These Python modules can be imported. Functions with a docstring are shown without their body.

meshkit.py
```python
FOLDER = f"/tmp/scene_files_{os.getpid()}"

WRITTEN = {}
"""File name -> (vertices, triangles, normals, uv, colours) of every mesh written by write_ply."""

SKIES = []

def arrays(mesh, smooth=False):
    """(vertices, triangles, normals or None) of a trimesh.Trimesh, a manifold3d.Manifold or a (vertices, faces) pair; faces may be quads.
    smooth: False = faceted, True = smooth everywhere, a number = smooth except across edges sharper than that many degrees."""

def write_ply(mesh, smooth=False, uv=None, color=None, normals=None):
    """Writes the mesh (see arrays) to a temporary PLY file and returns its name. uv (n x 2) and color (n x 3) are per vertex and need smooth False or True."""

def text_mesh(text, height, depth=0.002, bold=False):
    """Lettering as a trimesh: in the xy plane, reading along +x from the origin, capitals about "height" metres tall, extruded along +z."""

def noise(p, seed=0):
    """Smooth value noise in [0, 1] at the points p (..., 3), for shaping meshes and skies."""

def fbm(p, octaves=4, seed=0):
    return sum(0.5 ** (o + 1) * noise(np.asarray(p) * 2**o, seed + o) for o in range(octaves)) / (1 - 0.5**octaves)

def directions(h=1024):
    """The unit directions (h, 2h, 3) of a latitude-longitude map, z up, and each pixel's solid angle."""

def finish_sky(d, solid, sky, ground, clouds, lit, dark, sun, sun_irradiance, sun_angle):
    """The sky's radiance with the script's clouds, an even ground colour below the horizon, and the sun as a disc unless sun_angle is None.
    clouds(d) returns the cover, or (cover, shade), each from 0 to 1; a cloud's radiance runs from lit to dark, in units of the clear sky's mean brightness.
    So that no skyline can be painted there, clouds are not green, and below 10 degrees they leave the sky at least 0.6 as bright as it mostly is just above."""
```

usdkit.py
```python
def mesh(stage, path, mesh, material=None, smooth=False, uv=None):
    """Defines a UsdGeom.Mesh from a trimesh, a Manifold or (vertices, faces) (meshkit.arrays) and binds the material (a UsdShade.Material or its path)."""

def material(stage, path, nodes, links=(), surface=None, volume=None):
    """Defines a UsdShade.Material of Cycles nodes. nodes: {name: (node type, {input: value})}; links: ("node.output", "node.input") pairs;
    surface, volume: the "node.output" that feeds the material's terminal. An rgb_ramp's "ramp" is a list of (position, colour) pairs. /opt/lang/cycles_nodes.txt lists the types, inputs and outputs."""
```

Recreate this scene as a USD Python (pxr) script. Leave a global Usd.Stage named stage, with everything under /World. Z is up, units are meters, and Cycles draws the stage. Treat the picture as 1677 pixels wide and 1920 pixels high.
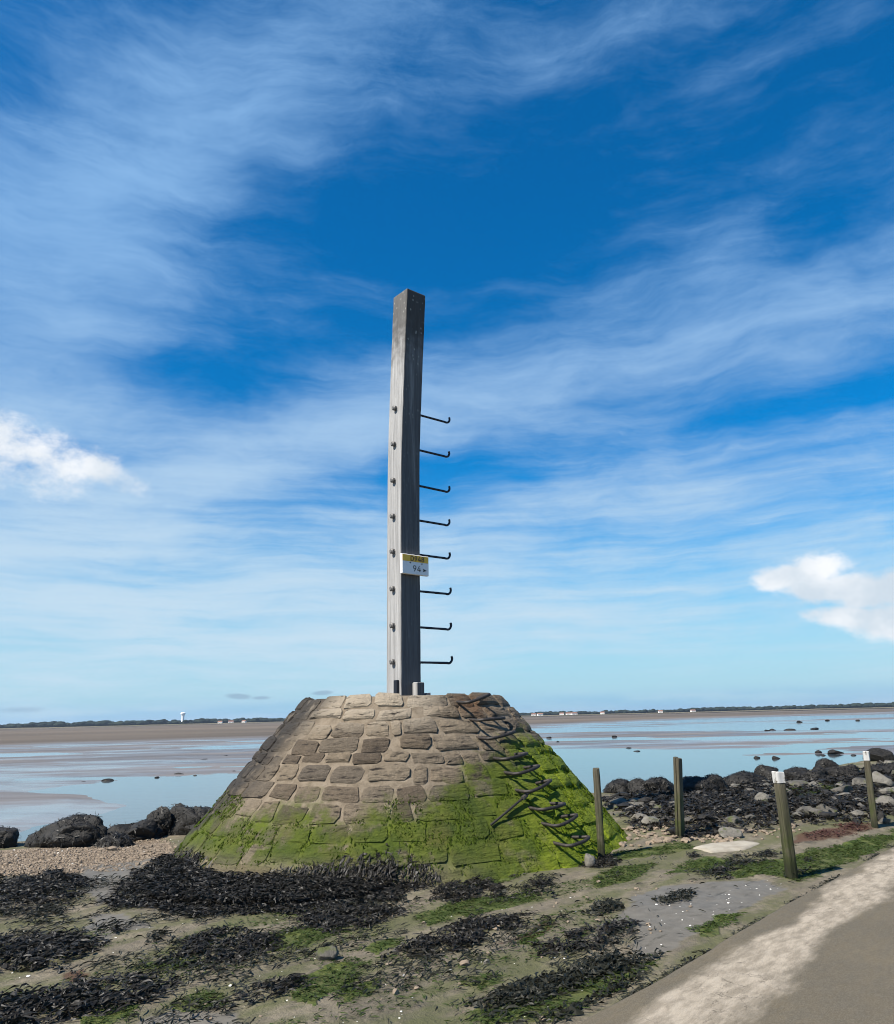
import math
import numpy as np
import trimesh
import usdkit
import meshkit
from pxr import Usd, UsdGeom, UsdLux, UsdShade, Gf, Sdf, Vt

stage = Usd.Stage.CreateInMemory()
UsdGeom.SetStageUpAxis(stage, "Z")
UsdGeom.SetStageMetersPerUnit(stage, 1.0)
WORLD = UsdGeom.Xform.Define(stage, "/World")
stage.SetDefaultPrim(WORLD.GetPrim())
UsdGeom.Scope.Define(stage, "/World/Looks")

# ------------------------------------------------------------------ camera
FOCAL = 1450.0                       # in pixels of the 1677 x 1920 photograph
PITCH, ROLL = math.atan(386 / 1450), math.atan(0.024)
EYE = np.array([0.0, 0.0, 1.65])
_fw = np.array([0, math.cos(PITCH), math.sin(PITCH)])
_r0 = np.array([1.0, 0, 0])
_u0 = np.array([0, -math.sin(PITCH), math.cos(PITCH)])
_rt = _r0 * math.cos(ROLL) - _u0 * math.sin(ROLL)
_up = _r0 * math.sin(ROLL) + _u0 * math.cos(ROLL)
cam = UsdGeom.Camera.Define(stage, "/World/camera")
cam.CreateHorizontalApertureAttr(36.0)
cam.CreateVerticalApertureAttr(36.0 * 1920 / 1677)
cam.CreateFocalLengthAttr(36.0 * FOCAL / 1677)
cam.CreateClippingRangeAttr(Gf.Vec2f(0.05, 30000))
cam.AddTransformOp().Set(Gf.Matrix4d(*_rt, 0, *_up, 0, *(-_fw), 0, *EYE, 1))
cam.CreateExposureAttr(0.9)

# ------------------------------------------------------------------ sun and sky
SUN_EL = math.radians(49)
SUN_H = np.array([-0.80, -0.60])
SUN_ROT = math.atan2(SUN_H[0], SUN_H[1])
SUN_DIR = np.array([SUN_H[0] * math.cos(SUN_EL), SUN_H[1] * math.cos(SUN_EL), math.sin(SUN_EL)])
sun = UsdLux.DistantLight.Define(stage, "/World/sun")
sun.CreateIntensityAttr(1.25)
sun.CreateAngleAttr(0.5)
sun.CreateColorAttr(Gf.Vec3f(1.0, 0.94, 0.84))
sun.CreateNormalizeAttr(True)
_z = SUN_DIR
_x = np.cross([0, 0, 1.0], _z); _x /= np.linalg.norm(_x)
_y = np.cross(_z, _x)
sun.AddTransformOp().Set(Gf.Matrix4d(*_x, 0, *_y, 0, *_z, 0, 0, 0, 0, 1))
SKY_STRENGTH = 0.0535


def ray(px, py):
    d = _fw + _rt * (px - 838.5) / FOCAL - _up * (py - 960) / FOCAL
    return d / np.linalg.norm(d)


class Graph:
    """Collects Cycles nodes; an input given as 'node.socket' of a known node is a link."""
    def __init__(self):
        self.nodes, self.links = {}, []

    def __call__(self, kind, out=None, **inputs):
        name = f"n{len(self.nodes)}"
        const = {}
        for k, v in inputs.items():
            if isinstance(v, str) and "." in v and v.split(".")[0] in self.nodes:
                self.links.append((v, f"{name}.{k}"))
            else:
                const[k] = v
        self.nodes[name] = (kind, const)
        return f"{name}.{out}" if out else name

    def math(self, op, a, b=0.0, c=0.0):
        return self("math", "value", math_type=op, value1=a, value2=b, value3=c)

    def vmath(self, op, a, b=(0, 0, 0), out="vector"):
        return self("vector_math", out, math_type=op, vector1=a, vector2=b)

    def noise(self, vec, scale, detail=4.0, rough=0.55, out="fac", distortion=0.0):
        return self("noise_texture", out, vector=vec, scale=scale, detail=detail, roughness=rough, distortion=distortion)

    def ramp(self, fac, stops, out="color"):
        return self("rgb_ramp", out, fac=fac, ramp=stops)

    def step(self, v, a, b, lo=0.0, hi=1.0):
        return self("map_range", "result", range_type="smoothstep", value=v, from_min=a, from_max=b, to_min=lo, to_max=hi, clamp=True)

    def mixc(self, fac, a, b, blend="mix"):
        return self("mix_color", "result", blend_type=blend, fac=fac, a=a, b=b)

    def scaled(self, vec, s):
        return self.vmath("multiply", vec, s)

    def make(self, name, surface=None, volume=None):
        return usdkit.material(stage, f"/World/Looks/{name}", self.nodes, self.links, surface=surface, volume=volume)


def sky_material():
    g = Graph()
    d = g("texture_coordinate", "generated")
    xyz = g("separate_xyz", vector=d)
    az = g.math("arctan2", f"{xyz}.x", f"{xyz}.y")
    el = g.math("arcsine", f"{xyz}.z")
    uv0 = g("combine_xyz", "vector", x=az, y=el, z=0.0)
    wob = g.noise(uv0, 3.0, 4.0, 0.55, out="color")
    wob = g.vmath("multiply", g.vmath("subtract", wob, (0.5, 0.5, 0.5)), (0.19, 0.11, 0.0))
    uv = g.vmath("add", uv0, wob)
    uvs = g.vmath("add", uv0, g.vmath("multiply", wob, (0.5, 0.35, 0.0)))

    def blob(px, py, rx, ry, ang, src):
        r = ray(px, py)
        u, v = math.atan2(r[0], r[1]), math.asin(r[2])
        k = FOCAL * math.cos(v)
        m = g("mapping", "vector", mapping_type="texture", vector=src, location=(u, v, 0), rotation=(0, 0, math.radians(ang)), scale=(rx / k, ry / FOCAL, 1.0))
        d2 = g.vmath("dot_product", m, m, out="value")
        return g.math("exponent", g.math("multiply", d2, -1.0))

    # veil cirrus: broad light (+) and clear (-) regions
    total = g.step(el, 0.62, 0.08, 0.10, 0.36)
    for px, py, rx, ry, ang, w in CIRRUS:
        total = g.math("multiply_add", blob(px, py, rx, ry, ang, uv), w, total)
    # streaks, longer than wide, drawn out along the wind
    s1 = g("mapping", "vector", mapping_type="point", vector=uv, rotation=(0, 0, math.radians(-12)), scale=(1.8, 13.0, 1))
    s1 = g.noise(s1, 1.0, 8.0, 0.60, distortion=0.4)
    s2 = g("mapping", "vector", mapping_type="point", vector=uv, rotation=(0, 0, math.radians(-30)), scale=(5.0, 15.0, 1))
    s2 = g.noise(s2, 1.0, 9.0, 0.66, distortion=0.3)
    s3 = g("mapping", "vector", mapping_type="point", vector=uvs, rotation=(0, 0, math.radians(-6)), scale=(3.2, 46.0, 1))
    s3 = g.noise(s3, 1.0, 8.0, 0.62, distortion=0.25)
    lowsky = g.step(el, 0.42, 0.16, 0.12, 1.0)
    st = g.math("add", g.math("multiply", g.math("subtract", s1, 0.5), 1.25), g.math("multiply", g.math("subtract", s2, 0.5), 1.0))
    st = g.math("add", st, g.math("multiply", g.math("multiply", g.math("subtract", s3, 0.5), 1.7), lowsky))
    cover = g.math("add", total, st)
    veil = g.step(cover, -0.12, 1.12, 0.0, 0.95)
    # cumulus: two near groups, and low dark shreds
    fine = g.noise(g.scaled(uv0, (1.0, 1.5, 1.0)), 15.0, 9.0, 0.63, out="fac")
    puff = g.math("multiply", g.math("subtract", fine, 0.5), 1.65)
    cum = None
    uvc = g.vmath("add", uv0, g.vmath("multiply", wob, (0.18, 0.14, 0)))
    for px, py, rx, ry, ang, w in CUMULUS:
        b = g.math("multiply", blob(px, py, rx, ry, ang, uvc), w)
        cum = b if cum is None else g.math("maximum", cum, b)
    cumd = g.step(g.math("add", cum, puff), 0.30, 0.88, 0.0, 0.95)
    cumd = g.math("multiply", cumd, g.step(cum, 0.05, 0.35))
    low = None
    for px, py, rx, ry, ang, w in SHREDS:
        b = g.math("multiply", blob(px, py, rx, ry, ang, uvc), w)
        low = b if low is None else g.math("maximum", low, b)
    low = g.step(g.math("add", low, g.math("multiply", puff, 0.4)), 0.3, 0.8, 0.0, 0.6)
    sky = g("sky_texture", "color", sky_type="single_scattering", sun_disc=False, sun_elevation=SUN_EL, sun_rotation=SUN_ROT, altitude=50.0, air_density=1.0, aerosol_density=SKY_AEROSOL, ozone_density=SKY_OZONE, vector=d)
    sky = g("hsv", "color", color=sky, saturation=SKY_SAT, value=SKY_VAL, hue=0.5, fac=1.0)
    sky = g.mixc(g.step(el, 0.34, -0.02, 0.0, 0.92), sky, HORIZON_COL)
    white = g.mixc(g.step(el, 0.05, 0.6), VEIL_LOW, VEIL_HIGH)
    c = g.mixc(veil, sky, white)
    band = g.math("multiply", g.step(el, 0.035, 0.012), g.step(g.noise(g.scaled(uv0, (6.0, 40.0, 1)), 1.0, 4.0), 0.35, 0.6, 0.25, 0.75))
    c = g.mixc(band, c, BAND_COL)
    shade = g.step(g.noise(g.vmath("add", uv0, (0.0, 0.02, 0)), 9.0, 5.0), 0.35, 0.65)
    c = g.mixc(cumd, c, g.mixc(shade, CUM_DARK, CUM_LIT))
    c = g.mixc(low, c, SHRED_COL)
    b = g("background_shader", "background", color=c, strength=SKY_STRENGTH)
    return g.make("sky_look", surface=b)


SKY_AEROSOL, SKY_OZONE, SKY_SAT, SKY_VAL = 0.25, 3.0, 1.75, 1.50
HORIZON_COL = (3.5, 6.4, 8.3)
VEIL_LOW, VEIL_HIGH = (5.9, 7.6, 8.9), (2.6, 4.9, 8.2)
BAND_COL = (2.8, 5.6, 7.9)
CUM_LIT, CUM_DARK, SHRED_COL = (10.2, 10.3, 10.5), (6.6, 7.5, 8.4), (2.6, 3.8, 5.2)
# px, py, radius along, radius across, angle, weight
CIRRUS = [
    (120, 620, 330, 170, 60, 0.55), (60, 330, 420, 150, 30, 0.30), (420, 230, 420, 120, 35, 0.22), (700, 40, 420, 110, 10, 0.18),
    (330, 930, 420, 90, 24, 0.35), (700, 780, 420, 75, 18, 0.40), (1150, 690, 480, 70, 12, 0.38), (1560, 600, 330, 80, 8, 0.36),
    (1350, 140, 160, 60, 20, 0.20), (1350, 450, 170, 60, 35, 0.26), (1050, 560, 260, 40, 0, 0.18),
    (1200, 900, 420, 40, 6, 0.22), (250, 1130, 620, 130, 5, 0.42), (1050, 1150, 520, 60, 5, 0.42), (950, 1020, 420, 70, 8, 0.20),
    (1000, 330, 420, 140, 12, -0.36), (1560, 300, 240, 140, 30, -0.16), (430, 690, 210, 70, 8, -0.34), (1500, 770, 250, 40, 10, -0.40),
    (760, 900, 150, 34, 10, -0.28), (560, 1035, 190, 26, 6, -0.26), (1400, 1235, 520, 45, 3, -0.42), (1640, 60, 140, 90, 30, -0.12),
    (1150, 70, 520, 80, 6, 0.20), (1600, 150, 160, 50, 20, 0.16),
    (60, 1200, 120, 60, 0, -0.18), (1600, 960, 260, 40, 6, -0.10),
]
CUMULUS = [(-10, 815, 120, 42, -20, 0.84), (90, 850, 130, 46, -22, 0.82), (180, 880, 100, 36, -18, 0.72), (80, 900, 170, 44, -14, 0.58),
           (1475, 1080, 74, 27, 2, 1.15), (1530, 1072, 64, 34, 0, 1.2), (1585, 1098, 115, 28, -3, 1.2), (1665, 1108, 84, 36, -3, 1.25), (1610, 1158, 84, 22, -6, 1.05), (1690, 1165, 92, 40, 0, 1.2),
           (1130, 968, 44, 18, 10, 0.40)]
SHREDS = [(448, 1306, 26, 6, -3, 1.0), (490, 1308, 22, 4, 0, 0.8), (608, 1298, 24, 5, 4, 1.0), (40, 1330, 60, 8, 0, 0.6)]
dome = UsdLux.DomeLight.Define(stage, "/World/sky")
dome.CreateIntensityAttr(1.0)
UsdShade.MaterialBindingAPI.Apply(dome.GetPrim()).Bind(sky_material())
dome.GetPrim().SetCustomDataByKey("kind", "structure")


# ------------------------------------------------------------------ helpers
LOOKS = {}
FACE = math.radians(40)                 # how the tall post is turned
USED = {}
rng = np.random.default_rng(20240611)


def fbm(x, y, scale, octaves=4, seed=0):
    return meshkit.fbm(np.stack([np.asarray(x, float) * scale, np.asarray(y, float) * scale, np.full(np.shape(x), 0.37 + seed)], -1), octaves, seed)


def numbered(parent, name):
    k = USED.get((parent, name), 0)
    USED[(parent, name)] = k + 1
    return f"{parent}/{name}" + (f"_{k:03d}" if k else "")


def tag(prim, label=None, category=None, group=None, kind=None):
    prim = prim.GetPrim() if hasattr(prim, "GetPrim") else prim
    for k, v in (("label", label), ("category", category), ("group", group), ("kind", kind)):
        if v:
            prim.SetCustomDataByKey(k, v)
    return prim


def thing(name, label, category, loc=(0, 0, 0), rotz=0.0, group=None, kind=None):
    x = UsdGeom.Xform.Define(stage, numbered("/World", name))
    x.AddTranslateOp().Set(Gf.Vec3d(*map(float, loc)))
    if rotz:
        x.AddRotateZOp().Set(math.degrees(rotz))
    tag(x, label, category, group, kind)
    return x


def obj(name, mesh, mat, parent=None, smooth=False):
    base = "/World" if parent is None else str(parent.GetPath())
    return usdkit.mesh(stage, numbered(base, name), mesh, LOOKS[mat], smooth=smooth)


def primvar(mesh, name, values):
    UsdGeom.PrimvarsAPI(mesh).CreatePrimvar(name, Sdf.ValueTypeNames.FloatArray, "vertex").Set(Vt.FloatArray.FromNumpy(np.asarray(values, np.float32)))


def join(parts):
    vs, fs, n = [], [], 0
    for v, f in parts:
        vs.append(v); fs.append(np.asarray(f) + n); n += len(v)
    return np.vstack(vs), np.vstack(fs)


def grid_faces(rows, cols, wrap=False):
    i, j = np.meshgrid(np.arange(rows - 1), np.arange(cols if wrap else cols - 1), indexing="ij")
    a, b = i * cols + j, i * cols + (j + 1) % cols
    c, d = a + cols, b + cols
    return np.stack([a, b, d, c], -1).reshape(-1, 4)


def tri(q):
    return np.vstack([q[:, [0, 1, 2]], q[:, [0, 2, 3]]])


def tube(points, radius, sides=8, caps=True):
    """A rod along a polyline, with a frame carried along it and closed ends."""
    p = np.asarray(points, float)
    r = np.broadcast_to(np.asarray(radius, float), (len(p),))
    t = np.gradient(p, axis=0)
    t /= np.linalg.norm(t, axis=1, keepdims=True) + 1e-12
    a = np.cross(t[0], [0, 0, 1.0] if abs(t[0][2]) < 0.9 else [1.0, 0, 0])
    rings = []
    for k in range(len(p)):
        a = a - t[k] * (a @ t[k]); a /= np.linalg.norm(a)
        b = np.cross(t[k], a)
        ang = np.arange(sides) * 2 * np.pi / sides
        rings.append(p[k] + r[k] * (np.cos(ang)[:, None] * a + np.sin(ang)[:, None] * b))
    v = np.vstack(rings)
    f = tri(grid_faces(len(p), sides, True))
    if caps:
        n = len(v)
        v = np.vstack([v, p[0], p[-1]])
        j = np.arange(sides)
        f = np.vstack([f, np.stack([np.full(sides, n), (j + 1) % sides, j], -1), np.stack([np.full(sides, n + 1), n - sides + j, n - sides + (j + 1) % sides], -1)])
    m = trimesh.Trimesh(v, f, process=False)
    m.fix_normals()
    return np.array(m.vertices), np.array(m.faces)


def spline(points, n=24):
    from scipy.interpolate import CubicSpline
    p = np.asarray(points, float)
    u = np.r_[0, np.cumsum(np.linalg.norm(np.diff(p, axis=0), axis=1))]
    return CubicSpline(u, p)(np.linspace(0, u[-1], n))


def box(size, at=(0, 0, 0), bevel=0.0):
    """A box with chamfered edges: hull of its inset corners."""
    s = np.asarray(size, float) / 2
    pts = []
    for sx in (-1, 1):
        for sy in (-1, 1):
            for sz in (-1, 1):
                c = np.array([sx, sy, sz])
                if bevel:
                    for k in range(3):
                        q = c * (s - bevel); q[k] = c[k] * s[k]
                        pts.append(q)
                else:
                    pts.append(c * s)
    m = trimesh.convex.convex_hull(np.array(pts))
    return np.array(m.vertices) + np.asarray(at, float), np.array(m.faces)


def rot(axis, ang):
    return trimesh.transformations.rotation_matrix(ang, axis)[:3, :3]


# ------------------------------------------------------------------ lie of the land
ROAD_Z = 0.08
ROAD_A, ROAD_B = np.array([0.56, 4.63]), np.array([5.31, 10.09])
ROAD_D = (ROAD_B - ROAD_A) / np.linalg.norm(ROAD_B - ROAD_A)
ROAD_N = np.array([ROAD_D[1], -ROAD_D[0]])          # to the right, away from the mound
MOUND_C = np.array([-0.70, 11.75])
MOUND_R0, MOUND_R1, MOUND_H = 3.10, 1.45, 1.93
WATER_Z = -0.75
SHORE = np.array([[-40, 8.5], [-14, 12.2], [-6.5, 13.5], [-4.5, 14.1], [-1.0, 16.2], [3.8, 18.2], [7.2, 20.2], [15.9, 29.0], [40, 60.0]])


def beyond_shore(x, y):
    return np.asarray(y) - np.interp(x, SHORE[:, 0], SHORE[:, 1])


def terrain(x, y):
    x, y = np.asarray(x, float), np.asarray(y, float)
    z = 0.16 * (fbm(x, y, 0.55, 3, 1) - 0.5) + 0.05 * (fbm(x, y, 2.1, 3, 2) - 0.5) + 0.016 * (fbm(x, y, 9.0, 3, 3) - 0.5)
    z = z + 0.20 * np.clip((x - 0.8) / 2.2, 0, 1) * np.clip((y - 9.6) / 2.4, 0, 1)
    b = beyond_shore(x, y)
    fall = np.clip((b + np.where(x > 1, 7.0, 1.0)) / np.where(x > 1, 7.0, 1.0), 0, 1)
    z = z - 0.22 * fall ** 1.5 - 1.3 * np.clip((b - 0.1) / 2.4, 0, 1) ** 1.3
    t = (x - ROAD_A[0]) * ROAD_N[0] + (y - ROAD_A[1]) * ROAD_N[1]      # > 0 on the road
    near = np.clip((t + 0.7) / 0.7, 0, 1)
    z = z * (1 - near) + (ROAD_Z - 0.10) * near
    return np.where(t > 0.05, ROAD_Z - 0.12, z)


def cone(x, y):
    r = np.hypot(np.asarray(x) - MOUND_C[0], np.asarray(y) - MOUND_C[1])
    return np.minimum((MOUND_R0 - r) / (MOUND_R0 - MOUND_R1) * MOUND_H, MOUND_H)


def lie(x, y):
    return np.maximum(terrain(x, y), cone(x, y))


def at_z(px, py, z):
    d = ray(px, py)
    return EYE + d * (z - EYE[2]) / d[2]


def at(px, py, field=terrain):
    """The point of the ground that is seen at a pixel of the photograph."""
    d = ray(px, py)
    ts = np.linspace(2.0, 45.0, 1500)
    p = EYE + ts[:, None] * d
    below = np.nonzero(p[:, 2] <= field(p[:, 0], p[:, 1]))[0]
    if len(below) == 0:
        return at_z(px, py, 0.0)
    k = below[0]
    for _ in range(3):
        t2 = np.linspace(ts[max(k - 1, 0)], ts[k], 20)
        p = EYE + t2[:, None] * d
        k2 = np.nonzero(p[:, 2] <= field(p[:, 0], p[:, 1]))[0]
        if len(k2):
            return p[k2[0]]
    return EYE + ts[k] * d


def ground_poly(pixels, field=terrain):
    return np.array([at(x, y, field)[:2] for x, y in pixels])


def inside(poly, x, y):
    x, y = np.asarray(x), np.asarray(y)
    res = np.zeros(x.shape, bool)
    x0, y0 = poly[-1]
    for x1, y1 in poly:
        c = ((y1 > y) != (y0 > y)) & (x < (x0 - x1) * (y - y1) / (y0 - y1 + 1e-12) + x1)
        res ^= c
        x0, y0 = x1, y1
    return res


def ragged(poly, x, y, amp=0.10, scale=5.0, seed=0):
    """Inside test with a frayed outline."""
    dx = amp * 2 * (fbm(x, y, scale, 3, 11 + seed) - 0.5)
    dy = amp * 2 * (fbm(x, y, scale, 3, 31 + seed) - 0.5)
    return inside(poly, np.asarray(x) + dx, np.asarray(y) + dy)


# ------------------------------------------------------------------ materials
ROAD_ANGLE = math.atan2(ROAD_D[1], ROAD_D[0])
STONE_TONES = [(0.0, (0.070, 0.053, 0.037)), (0.25, (0.110, 0.084, 0.058)), (0.45, (0.165, 0.130, 0.090)), (0.62, (0.090, 0.073, 0.055)), (0.82, (0.195, 0.155, 0.108)), (1.0, (0.135, 0.102, 0.068))]


def looks():
    def principled(g, **k):
        return g("principled_bsdf", "BSDF", **k)

    def pos(g):
        return g("geometry", "position")

    def bump(g, h, strength, dist):
        return g("bump", "normal", height=h, strength=strength, distance=dist)

    # foreshore: sand, mud, green film
    g = Graph(); p = pos(g)
    n1, n2, n3 = g.noise(p, 1.3, 5), g.noise(p, 9.0, 6, 0.65), g.noise(p, 70.0, 4, 0.7)
    sand = g.mixc(g.step(n1, 0.35, 0.68), (0.185, 0.155, 0.108), (0.111, 0.093, 0.067))
    sand = g.mixc(g.step(n2, 0.40, 0.66, 0, 0.6), sand, (0.073, 0.062, 0.044))
    sand = g.mixc(g.step(n3, 0.52, 0.70, 0, 0.55), sand, (0.229, 0.196, 0.148))
    gravel = g("attribute", "fac", attribute="gravel")
    cell = g("voronoi_texture", vector=p, scale=38.0, feature="f1")
    pebble = g.mixc(0.75, (0.222, 0.167, 0.111), g.ramp(g("rgb_to_bw", "val", color=f"{cell}.color"), [(0.1, (0.104, 0.074, 0.052)), (0.5, (0.244, 0.185, 0.126)), (0.95, (0.385, 0.311, 0.229))]))
    col = g.mixc(gravel, sand, pebble)
    mud = g("attribute", "fac", attribute="mud")
    mudc = g.mixc(g.step(n2, 0.3, 0.7), (0.122, 0.111, 0.092), (0.092, 0.083, 0.068))
    col = g.mixc(mud, col, mudc)
    alg = g("attribute", "fac", attribute="algae")
    algc = g.mixc(g.step(g.noise(p, 6.0, 5, 0.6), 0.35, 0.65), (0.041, 0.065, 0.007), (0.081, 0.096, 0.016))
    patch = g.step(g.math("add", alg, g.math("multiply", g.math("subtract", g.noise(p, 18.0, 6, 0.7), 0.5), 0.9)), 0.30, 0.70)
    col = g.mixc(patch, col, algc)
    rp = g('vector_rotate', 'vector', rotate_type='z_axis', vector=p, angle=-ROAD_ANGLE)
    film = g.step(g.noise(g.scaled(rp, (0.7, 1.9, 1.0)), 1.1, 8, 0.68), 0.41, 0.60, 0, 0.78)
    blotch = g.step(g.noise(g.scaled(rp, (1.6, 4.5, 1.0)), 1.6, 8, 0.70), 0.55, 0.70, 0, 0.75)
    col = g.mixc(g.math('multiply', blotch, g.math('subtract', 1.0, gravel)), col, (0.034, 0.030, 0.020))
    col = g.mixc(g.math("multiply", film, g.math("subtract", 1.0, g.math("maximum", gravel, mud))), col, (0.073, 0.078, 0.025))
    red = g("attribute", "fac", attribute="redweed")
    col = g.mixc(red, col, (0.063, 0.026, 0.013))
    wet = g.math("maximum", g("attribute", "fac", attribute="wet"), 0.0)
    rough = g.mixc(wet, (0.88, 0.88, 0.88), (0.60, 0.60, 0.60))
    h = g.math("add", g.math("multiply", n3, 0.25), g.math("add", g.math("multiply", n2, 0.8), g.math("multiply", patch, 0.25)))
    h = g.math("add", h, g.math("multiply", g.math("multiply", f"{cell}.distance", -0.8), gravel))
    bs = bump(g, h, g.math("subtract", 1.0, g.math("multiply", mud, 0.75)), 0.05)
    LOOKS["ground"] = g.make("ground_look", principled(g, base_color=col, roughness=g("rgb_to_bw", "val", color=rough), normal=bs, specular_ior_level=0.35))

    # road: worn concrete with blown sand
    g = Graph(); p = pos(g)
    rp = g('vector_rotate', 'vector', rotate_type='z_axis', vector=p, angle=-ROAD_ANGLE)
    rp = g.scaled(rp, (0.42, 1.25, 1.0))
    n1, n2, n3 = g.noise(p, 1.0, 5), g.noise(rp, 10.0, 8, 0.70), g.noise(p, 140.0, 3, 0.7)
    col = g.mixc(g.step(n1, 0.32, 0.68), (0.104, 0.083, 0.051), (0.080, 0.066, 0.044))
    col = g.mixc(g.step(n2, 0.42, 0.62, 0, 0.5), col, (0.073, 0.064, 0.047))
    agg = g("voronoi_texture", vector=p, scale=160.0, feature="f1")
    col = g.mixc(g.step(g("rgb_to_bw", "val", color=f"{agg}.color"), 0.25, 0.9, 0.0, 0.42), col, (0.163, 0.142, 0.107))
    blown = g("attribute", "fac", attribute="blown_sand")
    sand = g.mixc(g.step(n2, 0.36, 0.64), (0.330, 0.282, 0.218), (0.200, 0.168, 0.125))
    m = g.step(g.math("add", blown, g.math("multiply", g.math("subtract", g.noise(rp, 6.0, 9, 0.72), 0.5), 0.9)), 0.30, 0.74)
    col = g.mixc(m, col, sand)
    warp = g.vmath("add", p, g.vmath("multiply", g.noise(p, 4.0, 5, 0.6, out="color"), (0.5, 0.5, 0.0)))
    crack = g.step(g("voronoi_texture", "distance", vector=g.scaled(warp, (1, 1, 0)), scale=5.5, feature="distance_to_edge"), 0.020, 0.004)
    crack = g.math("multiply", crack, g.math("multiply", g.step(g.noise(p, 3.0, 4), 0.46, 0.56), g.math("multiply", m, 0.8)))
    col = g.mixc(crack, col, (0.075, 0.062, 0.045))
    h = g.math("add", g.math("multiply", n2, 0.6), g.math("add", g.math("multiply", n3, 0.30), g.math("multiply", m, g.noise(rp, 30.0, 6, 0.7))))
    LOOKS["road"] = g.make("road_look", principled(g, base_color=col, roughness=0.85, specular_ior_level=0.3, normal=bump(g, h, 0.55, 0.025)))

    # tidal flat: wet sand near, dry sand far
    g = Graph(); p = pos(g)
    dry = g("attribute", "fac", attribute="dry")
    n = g.noise(g.scaled(p, (0.05, 0.22, 1.0)), 1.0, 7, 0.6)
    col = g.mixc(g.step(n, 0.35, 0.65), (0.158, 0.146, 0.140), (0.100, 0.094, 0.094))
    dcol = g.mixc(g.step(g.noise(g.scaled(p, (0.003, 0.014, 1)), 1.0, 6), 0.35, 0.65), (0.128, 0.105, 0.084), (0.080, 0.068, 0.057))
    col = g.mixc(dry, col, dcol)
    sheen = g.step(g.noise(g.scaled(p, (0.06, 0.16, 1.0)), 1.0, 8, 0.64), 0.42, 0.62)
    wetr = g.mixc(sheen, (0.70, 0.70, 0.70), (0.16, 0.16, 0.16))
    rr = g.mixc(dry, wetr, (0.95, 0.95, 0.95))
    spec = g.mixc(dry, g.mixc(sheen, (0.14, 0.14, 0.14), (0.60, 0.60, 0.60)), (0.1, 0.1, 0.1))
    LOOKS["flats"] = g.make("flats_look", principled(g, base_color=col, roughness=g("rgb_to_bw", "val", color=rr), specular_ior_level=g("rgb_to_bw", "val", color=spec), normal=bump(g, g.noise(g.scaled(p, (0.6, 2.2, 1)), 1.0, 5), 0.25, 0.03)))

    # shallow water left by the tide
    g = Graph(); p = pos(g)
    h = g.noise(g.scaled(p, (0.8, 2.4, 1.0)), 1.0, 4, 0.5)
    LOOKS["water"] = g.make("water_look", principled(g, base_color=(0.034, 0.046, 0.053), roughness=0.06, ior=1.33, normal=bump(g, h, 0.10, 0.04)))

    # masonry. moss is a mask in the place: low down, and further up on the sea side
    def moss(g, p):
        xyz = g("separate_xyz", vector=p)
        side = g.step(f"{xyz}.x", -1.1, 1.2, 0.58, 1.40)
        side = g.math("add", side, g.step(f"{xyz}.x", -2.6, -3.5, 0.0, -0.25))
        line = g.math("add", side, g.math("multiply", g.math("subtract", g.noise(p, 1.5, 6, 0.68), 0.5), 1.5))
        d = g.math("subtract", line, f"{xyz}.z")
        cover = g.step(g.math("add", d, g.math("multiply", g.math("subtract", g.noise(p, 16.0, 5, 0.7), 0.5), 0.35)), -0.20, 0.24)
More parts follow.
